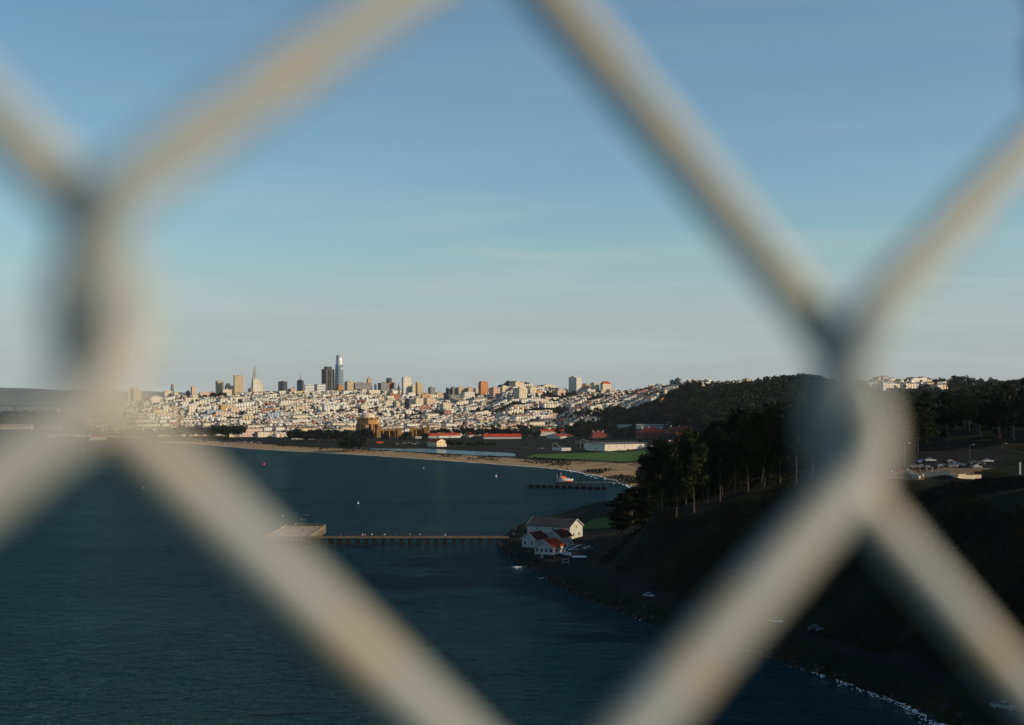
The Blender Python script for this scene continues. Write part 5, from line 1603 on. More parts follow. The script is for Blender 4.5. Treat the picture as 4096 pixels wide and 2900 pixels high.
# curved colonnade right of it
for seg, (xa, xb, yt, yb, lb) in enumerate(((1508, 1605, 1716, 1747, 'left wing of the ochre colonnade beside the rotunda'), (1640, 1712, 1712, 1742, 'right wing of the ochre colonnade beyond the dark tree'))):
    D_ = 2330.0 - seg * 20
    xa_, xb_ = X(xa / 4, D_), X(xb / 4, D_)
    zb = Zp(yb / 4, D_) - 1.5
    h = Zp(yt / 4, D_) - zb
    t = empty('colonnade', ((xa_ + xb_) / 2, D_, zb), 0.10 - 0.1 * seg)
    tag(t, lb, 'colonnade', 'ochre colonnade')
    L = xb_ - xa_
    MB().box(0, 3, h * 0.78, L, 9, h * 0.22).build('entablature', OCHREW, t)
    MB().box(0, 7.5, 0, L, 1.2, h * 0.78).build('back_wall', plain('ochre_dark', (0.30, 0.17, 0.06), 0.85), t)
    n = int(L / 9)
    for i in range(n + 1):
        MB().lathe([(1.3, 0), (1.15, h * 0.6), (1.05, h * 0.74), (1.6, h * 0.78)], 8, -L / 2 + L * i / n, -0.5).build('column', OCHREW, t, smooth=True)
    for s_ in (-1, 1):
        MB().box(s_ * (L / 2 - 3.2), 2.5, 0, 6.4, 10, h * 1.12).build('end_pylon', OCHREW, t)

# tent-like white arches and a wind sock on the old airfield
for (px, py, w_, lb) in ((645, 945, 80, 'left white arched canopy rising behind the small shed'), (975, 912, 110, 'right white arched canopy above the warehouse roof')):
    D_ = 1960.0
    x = X((2000 + px / 2.8675) / 4, D_)
    zb = Zp((1450 + py / 2.8675) / 4, D_)
    t = empty('arched_canopy', (x, D_, hz(x, D_)))
    tag(t, lb, 'canopy', 'arched canopies')
    ww = w_ / 2.8675 / 4 / F * D_
    top = zb - t.location.z + ww * 0.25
    pts = [(-ww / 2 + ww * k / 10, 0, top - (top * 0.55) * (abs(k - 3) / 7) ** 2) for k in range(11)]
    MB().path(pts, [0.3] * 11, 6).build('arch', plain('canopy_grey', (0.3, 0.3, 0.29)), t)
    for k in (0, 10):
        MB().tube((pts[k][0], 0, 0), pts[k], 0.2, 0.25).build('post', plain('canopy_grey', (0.3, 0.3, 0.29)), t)
D_ = 1900.0
x = X(2668 / 4, D_)
t = empty('wind_sock', (x, D_, hz(x, D_)))
tag(t, 'red and white wind sock on a leaning red pole beside the warehouse', 'wind sock')
hp = Zp(1762 / 4, D_) - t.location.z
RED = plain('signal_red', (0.55, 0.05, 0.025), 0.6, 0.1)
MB().path([(0, 0, 0), (0.4, 0, hp * 0.7), (2.5, 0, hp)], [0.35, 0.3, 0.2], 6).build('pole', RED, t)
MB().tube((2.5, 0, hp - 0.4), (5.5, 0, hp - 0.6), 1.0, 0.85, 8).build('sock_band', TRIM, t)
MB().tube((5.5, 0, hp - 0.6), (9.0, 0, hp - 0.9), 0.85, 0.6, 8).build('sock', RED, t)

# hedge strip of the field and dune plants
hed = MB()
ed = [r5(*p) for p in ((380, 1096), (560, 1106), (720, 1116), (900, 1124), (1100, 1134), (1300, 1147), (1500, 1163), (1700, 1174), (1800, 1178))]
cs = []
for (a, b) in zip(ed[:-1], ed[1:]):
    for k in range(90):
        f = rng.random()
        px, py = a[0] + (b[0] - a[0]) * f, a[1] + (b[1] - a[1]) * f
        p = ground_pt(px / 4, py / 4, 3.4)
        cs.append((p[0], p[1] - rng.random() * 9, p[2] + rng.random() * 1.3))
for k in range(5200):
    px = rng.uniform(330, 680)
    d = rng.uniform(60, 150)
    i = min(len(COAST) - 2, int(rng.integers(8, 18)))
    c = COAST[i] + (COAST[i + 1] - COAST[i]) * rng.random()
    p = c + np.array((rng.normal() * 8, d))
    if vnoise(np.array([p[0] / 26]), np.array([p[1] / 40]), 55)[0] > 0.56:
        cs.append((p[0], p[1], hz(p[0], p[1]) + 0.2 + rng.random() * 0.8))
v = leaf_quads(np.array(cs), 1.1, 0.3)
tag(link('dune_plants', np_mesh('dune_plants', v, np.arange(len(v)).reshape(-1, 4)), FARL), 'low dark dune plants and hedge between beach and field', 'dune plants', kind='stuff')


# ------------------------------------------------------------------ tree belts of the park
belt(700, 965, 1752, 46, 17, 25, 'dark tree of the long belt behind the beach car park', 90)
belt(480, 700, 1752, 26, 11, 18, 'dark tree of the thinning belt behind the masts at left', 90)
belt(1165, 1400, 1750, 30, 15, 23, 'dark tree of the belt left of the domed rotunda', 60, D=2330)
belt(1385, 1490, 1745, 14, 15, 25, 'tall dark tree before the domed rotunda', 40, D=2340)
for k_, xc in enumerate((1530, 1606, 1628, 1700)):
    belt(xc, xc + 6, 1746, 1, 14, 20, 'dark tree standing before the ochre colonnade', 20, D=2270)
belt(1720, 1900, 1728, 16, 12, 18, 'dark tree behind the red roofed sheds', 80, D=2640)
belt(1905, 2140, 1715, 22, 12, 20, 'dark tree above the long white barrack', 80, D=2600)
belt(2150, 2560, 1712, 30, 10, 17, 'dark tree among the barracks', 100, D=2700)
belt(1785, 1850, 1786, 6, 8, 11, 'small round tree right of the yellow gabled house', 14)
belt(1860, 1990, 1788, 12, 6, 10, 'low bushy tree beyond the lagoon', 30)
belt(1368, 1458, 1800, 12, 16, 23, 'dark pine of the clump standing on the beach edge', 40)
belt(0, 260, 1710, 22, 14, 22, 'dark tree on the headland at the far left', 300, D=3650, near=False)
belt(800, 905, 1600, 16, 12, 20, 'dark cypress of the knoll on the left skyline', 60, D=4560, near=False)
belt(640, 770, 1590, 10, 9, 15, 'dark tree on the slope of the left hill', 60, D=4560, near=False)
belt(1995, 2115, 1556, 20, 16, 26, 'dark tree of the wooded hilltop on the skyline', 50, D=4520, near=False)
belt(2560, 2640, 1800, 2, 8, 10, 'round tree before the long white warehouse', 6)
W4 = wood_spots(1500, 470, 700, 2100, 3150, lambda p, d, h: (vnoise(X(p, d) / 70, d / 110, 41) > np.interp(p, [470, 540, 600], [0.62, 0.45, 0.30])) & (d > np.interp(p, [470, 520, 620, 700], [2750, 2500, 2250, 2050])))
ok = np.ones(len(W4), bool)
for (a, b, d0, d1) in HALLS:                        # keep the views of the buildings open
    ok &= ~((W4[:, 3] > a - 1) & (W4[:, 3] < b + 1) & (W4[:, 1] > d0 - 130) & (W4[:, 1] < d1 + 6))
mass('park_trees', W4[ok], 9, 17, 110, 1.5, 'dark trees between the barracks and the houses', FARL, 0.5)
# trees on the bridgehead, out of the picture on the right: their long shadows reach the overlook
for i in range(26):
    x, y = 178 + rng.random() * 90, 330 + rng.random() * 120
    if 512 + x / y * F > 1060:
        tree('gum_tree', T_EUC[i % 4], x, y, (15 + rng.random() * 10) / 30, 'gum tree on the rise right of the overlook', 'trees right of the overlook')

# ------------------------------------------------------------------ marina and piers at the far left
D_ = 3420.0
for (xa, xb, yt, yb, lb) in ((-30, 100, 1698, 1722, 'long cream pier hall at the left picture edge'), (156, 234, 1700, 1720, 'second cream pier hall right of the first, behind the blur')):
    t = hall(xa, xa + 3, xb, yt, yt + 4, yb, facade('pier_hall', (0.60, 0.50, 0.34), win=(0.14, 0.12, 0.09), pu=8, pv=6.5, fu=0.5, fv=0.4), plain('ochre_roof', (0.30, 0.20, 0.12)), 'pier_hall', lb, ang=4, wl=30, D=D_)
hall(102, 108, 126, 1697, 1702, 1722, facade('pier_hall', (0.60, 0.50, 0.34)), GREYROOF, 'pier_house', 'small cream pier house between the pier halls', ang=10, D=3430)
hall(180, 186, 222, 1733, 1738, 1748, WHITEWALL, GREYROOF, 'harbour_house', 'small pale harbour house at the boat basin', ang=15, D=2760)
hall(352, 358, 420, 1738, 1746, 1752, WHITEWALL, REDROOF, 'harbour_house', 'harbour house with wide red roof by the boat basin', ang=10, kind='hip', D=2560)
for i in range(9):
    px = 220 + i * 26 + rng.random() * 14
    block(px, px + 6, px + 14 + rng.random() * 16, 1630 + rng.random() * 30, 1668, ['cream', 'tan', 'white'][i % 3], 'apartment_block', 'pale block on the slope veiled by the blurred knuckle', D=4300 + rng.random() * 500)
def boat_proto():
    m = MB()
    ribs = []
    for (x, w, z0, z1) in ((-5, 1.1, 0.1, 1.1), (-2, 1.6, -0.2, 1.1), (1.5, 1.5, -0.2, 1.25), (4, 0.8, 0.0, 1.4), (5.4, 0.08, 0.7, 1.6)):
        ribs.append([(x, -w, z1), (x, -w * 0.6, z0), (x, w * 0.6, z0), (x, w, z1)])
    pts = [p for r in ribs for p in r]
    fs = []
    for i in range(4):
        for j in range(3):
            fs.append((i * 4 + j, (i + 1) * 4 + j, (i + 1) * 4 + j + 1, i * 4 + j + 1))
        fs.append((i * 4 + 3, (i + 1) * 4 + 3, (i + 1) * 4, i * 4))
    fs.append((0, 1, 2, 3))
    m.add(pts, fs)
    hull = m.mesh('hull')
    c = MB().prism([(-3, -0.9), (1.6, -0.8), (2.6, 0), (1.6, 0.8), (-3, 0.9)], 1.2, 2.0).mesh('cabin')
    ms = MB().tube((0.8, 0, 1.2), (0.8, 0, 14.5), 0.16, 0.10, 5).tube((0.8, 0, 2.8), (-4.0, 0, 2.9), 0.2, 0.16, 5).mesh('mast')
    return hull, c, ms
bh_, bc_, bm_ = boat_proto()
bh_.materials.append(plain('boat_white', (0.70, 0.70, 0.68), 0.4, 0.05)); bc_.materials.append(plain('boat_cabin', (0.55, 0.55, 0.55), 0.4)); bm_.materials.append(plain('mast_alloy', (0.55, 0.54, 0.50), 0.4))
k = 0
for i in range(46):
    px = 215 + (560 - 215) * (i + rng.random() * 0.8) / 46
    d = np.interp(px, [215, 400, 560], [2780, 2560, 2480]) + 60 + rng.random() * 130
    x = X(px / 4, d)
    t = empty('sailing_boat', (x, d, max(0.0, hz(x, d)) + 0.15), rng.random() * 0.6 - 0.3 + math.pi / 2 * (i % 2))
    tag(t, 'white sailing boat with bare mast moored in the boat basin', 'boat', 'sailing boats in the marina')
    link('hull', bh_, None, t); link('cabin', bc_, None, t); link('mast', bm_, None, t)
# long suspension bridge low on the far bay
D_ = 9200.0
t = empty('far_bridge', (X(-10, D_), D_, 0), 0.0)
tag(t, 'thin dark long bridge far across the bay at the left', 'bridge')
zz = Zp(1624 / 4, D_)
BR = plain('bridge_grey', (0.10, 0.11, 0.12))
MB().box(0, 0, zz - 3, 1500, 20, 6).build('deck', BR, t)
for k in range(-4, 5):
    MB().box(k * 165, 0, -5, 9, 16, zz + 2).build('pier', BR, t)

# ------------------------------------------------------------------ wharf in front: pier with a broad head
TIMBER = plain('pier_timber', (0.10, 0.078, 0.058), 0.9, 0.35, 0.6)
DECK = plain('pier_deck', (0.21, 0.16, 0.11), 0.9, 0.22, 0.35)
PILEM = plain('pile_dark', (0.009, 0.008, 0.007), 0.85, 0.4, 0.8)
ZD = 3.5
YP = 679.0
pier = empty('fishing_pier', (0, 0, 0))
tag(pier, 'long timber fishing pier on dark piles with a broad square head', 'pier')
XA, XR = -101.0, -1.5
for i in range(50):                                                  # deck planks in bays
    x0 = XA + (XR - XA) * i / 50
    MB().box(x0 + (XR - XA) / 100, YP, ZD - 0.3, (XR - XA) / 50 - 0.06, 5.4, 0.3 + 0.02 * (i % 3)).build('deck_bay', DECK, pier)
for sy in (-2.55, 2.55):
    MB().box((XA + XR) / 2, YP + sy, ZD + 0.03, XR - XA, 0.3, 0.35).build('kerb_beam', TIMBER, pier)
    MB().box((XA + XR) / 2, YP + sy * 0.9, ZD - 0.85, XR - XA, 0.35, 0.5).build('stringer', PILEM, pier)
pile = MB().lathe([(0.42, -4), (0.38, ZD - 0.9)], 8).mesh('pile', True); pile.materials.append(PILEM)
cap = MB().box(0, 0, ZD - 1.35, 1.1, 5.0, 0.5).mesh('bent_cap'); cap.materials.append(PILEM)
for i in range(23):
    x = -98.5 + i * 4.36
    link('bent_cap', cap, None, pier, (x, YP, 0))
    for dx in (-0.45, 0.45):
        for sy in (-2.0, 2.0):
            link('pile', pile, None, pier, (x + dx, YP + sy, 0))
# head
HX0, HX1, HY0, HY1 = -122.0, -101.2, 677.0, 741.0
for i in range(16):
    y0 = HY0 + (HY1 - HY0) * i / 16
    MB().box((HX0 + HX1) / 2, y0 + 2, ZD - 0.3, HX1 - HX0, 3.94, 0.3 + 0.02 * (i % 2)).build('deck_bay', DECK, pier)
for (cx, cy, sx, sy) in (((HX0 + HX1) / 2, HY0 - 0.2, HX1 - HX0 + 0.8, 0.4), ((HX0 + HX1) / 2, HY1 + 0.2, HX1 - HX0 + 0.8, 0.4), (HX0 - 0.2, (HY0 + HY1) / 2, 0.4, HY1 - HY0), (HX1 + 0.2, (HY0 + HY1) / 2 + 3, 0.4, HY1 - HY0 - 6)):
    MB().box(cx, cy, ZD - 1.3, sx, sy, 2.0).build('fascia_beam', plain('pier_fascia', (0.14, 0.11, 0.075), 0.9, 0.3, 0.5), pier)
for i in range(13):
    y = HY0 + 5.0 * i + 1
    link('pile', pile, None, pier, (HX1 - 0.3, y, 0))
    MB().box(HX1 + 0.6, y, -0.5, 0.5, 0.8, 3.6).build('fender', plain('fender_pale', (0.26, 0.21, 0.15), 0.9, 0.3), pier)
for i in range(10):
    x = HX0 + 1 + i * 2.05
    for y in (HY0 + 0.4, HY0 + 6):
        link('pile', pile, None, pier, (x, y, 0))
for i in range(11):
    x = HX0 + 0.6 + i * 2.0
    MB().box(x, HY1 - 0.4, ZD, 0.2, 0.2, 1.1).build('rail_post', TIMBER, pier)
MB().box((HX0 + HX1) / 2, HY1 - 0.4, ZD + 1.0, HX1 - HX0, 0.18, 0.16).build('hand_rail', TIMBER, pier)
MB().box((HX0 + HX1) / 2, HY1 - 0.4, ZD + 0.5, HX1 - HX0, 0.14, 0.12).build('hand_rail', TIMBER, pier)

# ------------------------------------------------------------------ warehouse and cottages by the pier
WALLW = plain('painted_wall', (0.38, 0.37, 0.33), 0.8, 0.1, 0.4)
PANE = plain('dark_pane', (0.03, 0.035, 0.04), 0.2)
SLATE = plain('dark_slate_roof', (0.030, 0.028, 0.030), 0.85, 0.25, 0.6)
def yard_house(name, cx, cy, rz, L, Wd, zw, rh, roof, label, wins, end_wins, base=3.55, doors=()):
    """local x along the ridge; wins: places along the -y long side, end_wins: across the x- end"""
    t = empty(name, (cx, cy, base), rz)
    tag(t, label, 'building', 'buildings by the fishing pier')
    MB().house_walls(-L / 2, L / 2, -Wd / 2, Wd / 2, -1.0, zw, rh).build('walls', WALLW, t)
    r = MB().gable(-L / 2, L / 2, -Wd / 2, Wd / 2, zw, rh, 0.55, 0.22).build('roof', roof, t)
    for s_ in (-1, 1):
        for e in (-1, 1):
            p0 = (e * (L / 2 + 0.6), s_ * (Wd / 2 + 0.5), zw - rh * 0.5 / (Wd / 2) + 0.1)
            p1 = (e * (L / 2 + 0.6), 0, zw + rh + 0.1)
            MB().tube(p0, p1, 0.14, 0.14, 4).build('barge_board', TRIM, t)
    def window(px, py, pz, w, h, along):
        f = MB()
        if along == 'x':
            f.box(px, py, pz - 0.12, w + 0.3, 0.12, h + 0.24); o = f.build('window', TRIM, t)
            MB().box(px, py + math.copysign(0.06, py), pz, w, 0.06, h).build('pane', PANE, o)
            MB().box(px, py + math.copysign(0.10, py), pz + h / 2 - 0.04, w, 0.05, 0.08).build('glazing_bar', TRIM, o)
        else:
            f.box(px, py, pz - 0.12, 0.12, w + 0.3, h + 0.24); o = f.build('window', TRIM, t)
            MB().box(px + math.copysign(0.06, px), py, pz, 0.06, w, h).build('pane', PANE, o)
            MB().box(px + math.copysign(0.10, px), py, pz + h / 2 - 0.04, 0.05, w, 0.08).build('glazing_bar', TRIM, o)
    for (u, z, w, h) in wins:
        window(u, -Wd / 2 - 0.02, z, w, h, 'x')
    for (e, v_, z, w, h) in end_wins:
        window(e * (L / 2 + 0.02), v_, z, w, h, 'y')
    for (u, w, h) in doors:
        MB().box(u, -Wd / 2 - 0.06, 0, w, 0.12, h).build('door', plain('green_door', (0.05, 0.07, 0.06)), t)
    return t
# big warehouse: long side to the left-front, gable to the right
cc = np.array((X(569.8, 668), 668.0)); e1 = np.array((-0.84, 0.54)); e1 /= np.linalg.norm(e1); e2 = np.array((e1[1], -e1[0]))
if e2[0] < 0: e2 = -e2
Lw, Ww = 24.5, 12.5
c = cc + e1 * Lw / 2 + e2 * Ww / 2
rzw = math.atan2(-e1[1], -e1[0])
yard_house('warehouse', c[0], c[1], rzw, Lw, Ww, 6.0, 3.4, SLATE, 'large white warehouse with dark roof and sunlit gable by the pier',
           [(-6.5, 4.0, 0.9, 1.3), (2.5, 4.0, 0.9, 1.3), (-6.5, 1.4, 0.9, 1.3), (8.5, 1.4, 0.9, 1.6)], [(1, -2.6, 1.2, 1.1, 1.6), (1, 2.6, 1.2, 1.1, 1.6), (1, 0, 5.0, 1.0, 1.3)], doors=((-1.5, 1.6, 2.4), (10.8, 1.2, 2.4)))
def cottage(px, py, width, length, zw, rh, ang, label, n_end, roof):
    """gable end faces the viewer (local x- end), placed by the middle of its front wall"""
    x, y, _ = ground_pt(px, py, 3.6)
    d = np.array((math.cos(ang), math.sin(ang)))
    cx, cy = np.array((x, y)) + d * length / 2
    ends = [(-1, (k + 0.5) / n_end * width - width / 2, 0.75, min(1.15, width / n_end * 0.55), 1.6) for k in range(n_end)] + [(-1, 0, zw + rh * 0.35, 0.7, 0.5)]
    return yard_house('cottage', cx, cy, ang, length, width, zw, rh, roof, label, [(-length * 0.2, 0.8, 1.0, 1.3), (length * 0.2, 0.8, 1.0, 1.3)], ends)
SHADED_ROOF = plain('cottage_shaded_roof', (0.06, 0.018, 0.014), 0.9, 0.25, 0.5, spec=0.05)  # cottage red darkened: the shade lying on these roofs is in the colour
CRED = plain('cottage_red_roof', (0.26, 0.035, 0.015), 0.85, 0.3, 0.5, spec=0.05)
cottage(544.0, 553.6, 8.8, 13.0, 3.1, 2.7, math.radians(66), 'nearest white cottage with four front windows and sunlit red roof edge', 4, CRED)
cottage(528.5, 546.2, 7.2, 11.0, 3.6, 2.7, math.radians(58), 'left white cottage with two front windows beside the pier root', 2, SHADED_ROOF)
cottage(553.0, 544.5, 7.6, 11.0, 3.8, 2.8, math.radians(58), 'rear white cottage between the nearest cottage and the warehouse', 2, SHADED_ROOF)
# small things of the yard
def yp(zx, zy, z=3.6):                       # place from the enlarged view of the yard
    return ground_pt((1900 + zx / 3.823) / 4, (1980 + zy / 3.823) / 4, z)
STRIPE = plain('white_paint', (0.62, 0.62, 0.60), 0.7, 0.1)
t = empty('barrier_arm', yp(1240, 925)); tag(t, 'white barrier arm lying across the yard entrance', 'barrier')
MB().box(0, 0, 0.9, 13, 0.35, 0.35).build('arm', STRIPE, t)
MB().box(6.2, 0, -0.2, 0.7, 0.7, 1.5).build('post', STRIPE, t)
MB().box(-6.2, 0, -0.2, 0.25, 0.25, 1.2).build('rest', STRIPE, t)
BOOTHG = plain('booth_grey', (0.25, 0.26, 0.26), 0.8)
t = empty('guard_booth', yp(1385, 1050)); t.scale = (0.75, 0.75, 0.75); tag(t, 'pale framed stand with open shelves below the parked pickup', 'booth')
for sx in (-1.6, 1.6):
    for sy in (-0.8, 0.8):
        MB().box(sx, sy, -0.3, 0.2, 0.2, 2.9).build('post', BOOTHG, t)
for z in (0.7, 2.4):
    MB().box(0, 0, z, 3.6, 1.9, 0.2).build('shelf', BOOTHG, t)
t = empty('crosswalk', (0, 0, 0)); t['kind'] = 'structure'
a, b = yp(1490, 932), yp(1700, 938)
for k in range(12):
    f = (k + 0.5) / 12
    MB().box(a[0] + (b[0] - a[0]) * f, a[1] + (b[1] - a[1]) * f, hz(a[0] + (b[0] - a[0]) * f, a[1] + (b[1] - a[1]) * f) + 0.13, 0.75, 6.5, 0.01).build('stripe', STRIPE, t)
a, b = yp(1362, 890), yp(1428, 762)
t = empty('yard_fence', (a[0], a[1], 3.6)); tag(t, 'thin white rail fence running along the yard car park', 'fence')
dx, dy = b[0] - a[0], b[1] - a[1]
for k in range(13):
    MB().box(dx * k / 12, dy * k / 12, -0.3, 0.14, 0.14, 1.4).build('post', STRIPE, t)
for z in (0.6, 1.05):
    MB().tube((0, 0, z), (dx, dy, z), 0.08, 0.08, 4).build('rail', STRIPE, t)

# ------------------------------------------------------------------ second wharf with boathouse, further off
t = empty('timber_breakwater', (0, 0, 0)); tag(t, 'long low dark timber breakwater wall in the cove', 'breakwater')
pa, pb = np.array(ground_pt(527, 487.2)[:2]), np.array(ground_pt(606, 489.6)[:2])
L = np.linalg.norm(pb - pa); an = math.atan2(pb[1] - pa[1], pb[0] - pa[0]); mc = (pa + pb) / 2
n = 36
for k in range(n):
    p = pa + (pb - pa) * (k + 0.5) / n
    MB().box(p[0], p[1], -1, L / n - 0.12, 0.5, 2.9 + 0.25 * rng.random(), an).build('plank_wall', PILEM, t)
    if k % 3 == 0:
        MB().box(p[0], p[1] - 0.6, -2, 0.5, 0.5, 4.6, an).build('pile', plain('fender_pale', (0.26, 0.21, 0.15)), t)
MB().box(mc[0], mc[1], 2.2, L, 1.4, 0.3, an).build('cap_beam', PILEM, t)
Dw = 1145.0
t = empty('boathouse_wharf', (0, 0, 0)); tag(t, 'dark timber wharf carrying the boathouse, with trestle to the shore', 'wharf')
xw0, xw1, xs_end = X(554.8, Dw), X(571, Dw), X(628, Dw)
MB().box((xw0 + xw1) / 2, Dw + 4, 3.2, xw1 - xw0, 12, 0.8).build('deck', PILEM, t)
for i in range(7):
    for sy in (-1.6, 4, 9.6):
        MB().lathe([(0.4, -3), (0.36, 3.3)], 6, xw0 + 0.5 + i * (xw1 - xw0 - 1) / 6, Dw + sy).build('pile', PILEM, t)
for i in range(24):
    x0 = xw1 + (xs_end - xw1) * i / 24
    MB().box(x0 + (xs_end - xw1) / 48, Dw + 3, 3.2, (xs_end - xw1) / 24 - 0.04, 3.0, 0.6).build('trestle_deck', TIMBER, t)
for i in range(14):
    for sy in (1.8, 4.2):
        MB().lathe([(0.36, -3), (0.32, 3.3)], 6, xw1 + 2 + i * 3.6, Dw + sy).build('pile', PILEM, t)
def wp(zx, zy, D=Dw):
    px, py = (2080 + zx / 5.462) / 4, (1860 + zy / 5.462) / 4
    return X(px, D), Zp(py, D)
x0, z0 = wp(850, 370); x1, _ = wp(1030, 370)
bt = empty('boathouse', ((x0 + x1) / 2, Dw + 3, 4.0), math.radians(38)); tag(bt, 'small white boathouse with red roof on the dark wharf', 'building')
hb, hr = wp(0, 292)[1] - 4.0, wp(0, 256)[1] - 4.0
wv = (x1 - x0) * 0.68
MB().house_walls(-wv / 2, wv / 2, -wv * 0.42, wv * 0.42, 0, hb, hr - hb).build('walls', plain('boathouse_white', (0.62, 0.60, 0.58)), bt)
MB().gable(-wv / 2, wv / 2, -wv * 0.42, wv * 0.42, hb, hr - hb, 0.3, 0.2).build('roof', plain('boathouse_red', (0.55, 0.07, 0.025), 0.7, 0.1), bt)
o = MB().box(-wv / 2 - 0.03, 0, hb * 0.35, 0.1, 1.2, 1.4).build('window', TRIM, bt); MB().box(-wv / 2 - 0.1, 0, hb * 0.38, 0.06, 0.9, 1.1).build('pane', PANE, o)
o = MB().box(-wv * 0.1, -wv * 0.42 - 0.03, hb * 0.35, 1.2, 0.1, 1.4).build('window', TRIM, bt); MB().box(-wv * 0.1, -wv * 0.42 - 0.1, hb * 0.38, 0.9, 0.06, 1.1).build('pane', PANE, o)
MB().box(wv * 0.2, 0.6, hr - 0.4, 0.5, 0.5, 1.3).build('chimney', PILEM, bt)
# motor boat hauled out beside it
x0, z0 = wp(1050, 370); x1, z1 = wp(1112, 315)
mb = empty('motor_boat', ((x0 + x1) / 2 - 1.5, Dw - 0.5, 4.0), 0.15); tag(mb, 'white motor boat with red bottom sitting on the wharf', 'boat')
def hull_strip(z_lo, z_hi, w_lo, w_hi):
    m = MB(); st = [(-4.2, 0.9), (-1.5, 1.0), (1.5, 0.85), (3.4, 0.45), (4.6, 0.04)]
    pts = []
    for (x, w) in st:
        sh = 0.55 * max(0, x / 4.6) ** 2
        pts += [(x, -1.5 * w * w_lo, z_lo + sh), (x, -1.5 * w * w_hi, z_hi + sh * 1.6), (x, 1.5 * w * w_hi, z_hi + sh * 1.6), (x, 1.5 * w * w_lo, z_lo + sh)]
    fs = []
    for i in range(4):
        for j in range(4):
            fs.append((i * 4 + j, i * 4 + (j + 1) % 4, (i + 1) * 4 + (j + 1) % 4, (i + 1) * 4 + j))
    fs += [(3, 2, 1, 0), (16, 17, 18, 19)]
    m.add(pts, fs)
    return m
hull_strip(0.1, 0.9, 0.5, 0.9).build('bottom', plain('boathouse_red', (0.55, 0.07, 0.025)), mb)
hull_strip(0.9, 2.0, 0.9, 1.1).build('hull', TRIM, mb)
MB().prism([(-2.4, -0.9), (0.6, -0.9), (1.5, 0), (0.6, 0.9), (-2.4, 0.9)], 1.9, 3.2).build('cabin', TRIM, mb)
MB().box(0.1, 0, 2.5, 1.2, 1.9, 0.45).build('windscreen', PANE, mb)
for (zx, zt, zb_, r, lb) in ((898, 180, 372, 0.22, 'tall white mast on the boathouse wharf'), (813, 225, 372, 0.14, 'shorter thin white mast at the wharf end')):
    x, zt_ = wp(zx, zt)
    m = empty('flag_mast', (x, Dw + 1, 4.0)); tag(m, lb, 'mast', 'masts on the wharf')
    MB().tube((0, 0, 0), (0, 0, zt_ - 4), r, r * 0.7, 6).build('pole', STRIPE, m)
    MB().box(0, 0, zt_ - 4, 0.5, 0.5, 0.4).build('lamp', STRIPE, m)
x, zt_ = wp(1325, 245)
m = empty('mooring_tower', (x, Dw + 4, -1)); tag(m, 'dark narrow wooden tower standing on the trestle', 'tower')
for sx in (-0.9, 0.9):
    for sy in (-0.9, 0.9):
        MB().tube((sx, sy, 0), (sx * 0.55, sy * 0.55, zt_ + 1), 0.28, 0.2, 5).build('leg', PILEM, m)
for z in (6, 8, 10):
    MB().box(0, 0, z, 1.8, 1.8, 0.9).build('platform', PILEM, m)

# buoys, floats and birds
def buoy(px, py, h, col, lb, kind='can'):
    x, y, _ = ground_pt(px / 4, py / 4)
    t = empty('buoy', (x, y, 0)); tag(t, lb, 'buoy', 'buoys on the bay')
    MB().lathe([(h * 0.32, -0.3), (h * 0.36, 0.2), (h * 0.30, h * 0.35)], 10).build('float', col, t)
    MB().lathe([(h * 0.12, h * 0.35), (h * 0.10, h * 0.8), (h * 0.14, h * 0.82), (h * 0.05, h)], 8).build('top_mark', col, t)
buoy(1057, 1860, 3.2, RED, 'red and white buoy in the middle bay')
buoy(1985, 1908, 2.6, TRIM, 'white buoy halfway to the beach')
buoy(1433, 2015, 1.8, TRIM, 'white float right of the long wire')
buoy(332, 1808, 5.0, plain('buoy_brown', (0.30, 0.15, 0.08)), 'brown beacon buoy near the boat basin')
buoy(1695, 1875, 1.5, TRIM, 'small white float off the long beach')
buoy(573, 1953, 2.0, plain('buoy_yellow', (0.6, 0.4, 0.1)), 'small yellow float left of the long wire')
gull = MB()
gull.add([(-0.55, 0, 0), (-0.2, -0.12, 0.03), (0.2, -0.08, 0.04), (0.5, 0, 0), (0.2, 0.08, 0.04), (-0.2, 0.12, 0.03), (-0.2, 0, 0.14), (0.2, 0, 0.13)], [(0, 1, 6), (1, 2, 7, 6), (2, 3, 7), (3, 4, 7), (4, 5, 6, 7), (5, 0, 6), (0, 5, 4, 3, 2, 1)])
gull.add([(-0.1, 0.1, 0.08), (0.18, 0.1, 0.08), (0.05, 0.8, 0.34), (-0.12, 0.8, 0.32), (0.0, 1.5, 0.12), (-0.1, 1.5, 0.12)], [(0, 1, 2, 3), (3, 2, 4, 5)])
gull.add([(-0.1, -0.1, 0.08), (0.18, -0.1, 0.08), (0.05, -0.8, 0.34), (-0.12, -0.8, 0.32), (0.0, -1.5, 0.12), (-0.1, -1.5, 0.12)], [(3, 2, 1, 0), (5, 4, 2, 3)])
gm = gull.mesh('gull'); gm.materials.append(plain('gull_white', (0.6, 0.6, 0.6)))
for (px, py, D_, lb) in ((2977, 1412, 700, 'gull flying in the sky over the wooded hill'), (1132, 2065, 640, 'white gull flying low left of the pier head'), (1226, 2061, 640, 'white gull flying over the pier head'), (1210, 2078, 640, 'white gull just above the back rail of the pier head')):
    o = link('gull', gm, None, None, (X(px / 4, D_), D_, Zp(py / 4, D_)), rng.random() * 3)
    tag(o, lb, 'bird', 'gulls')

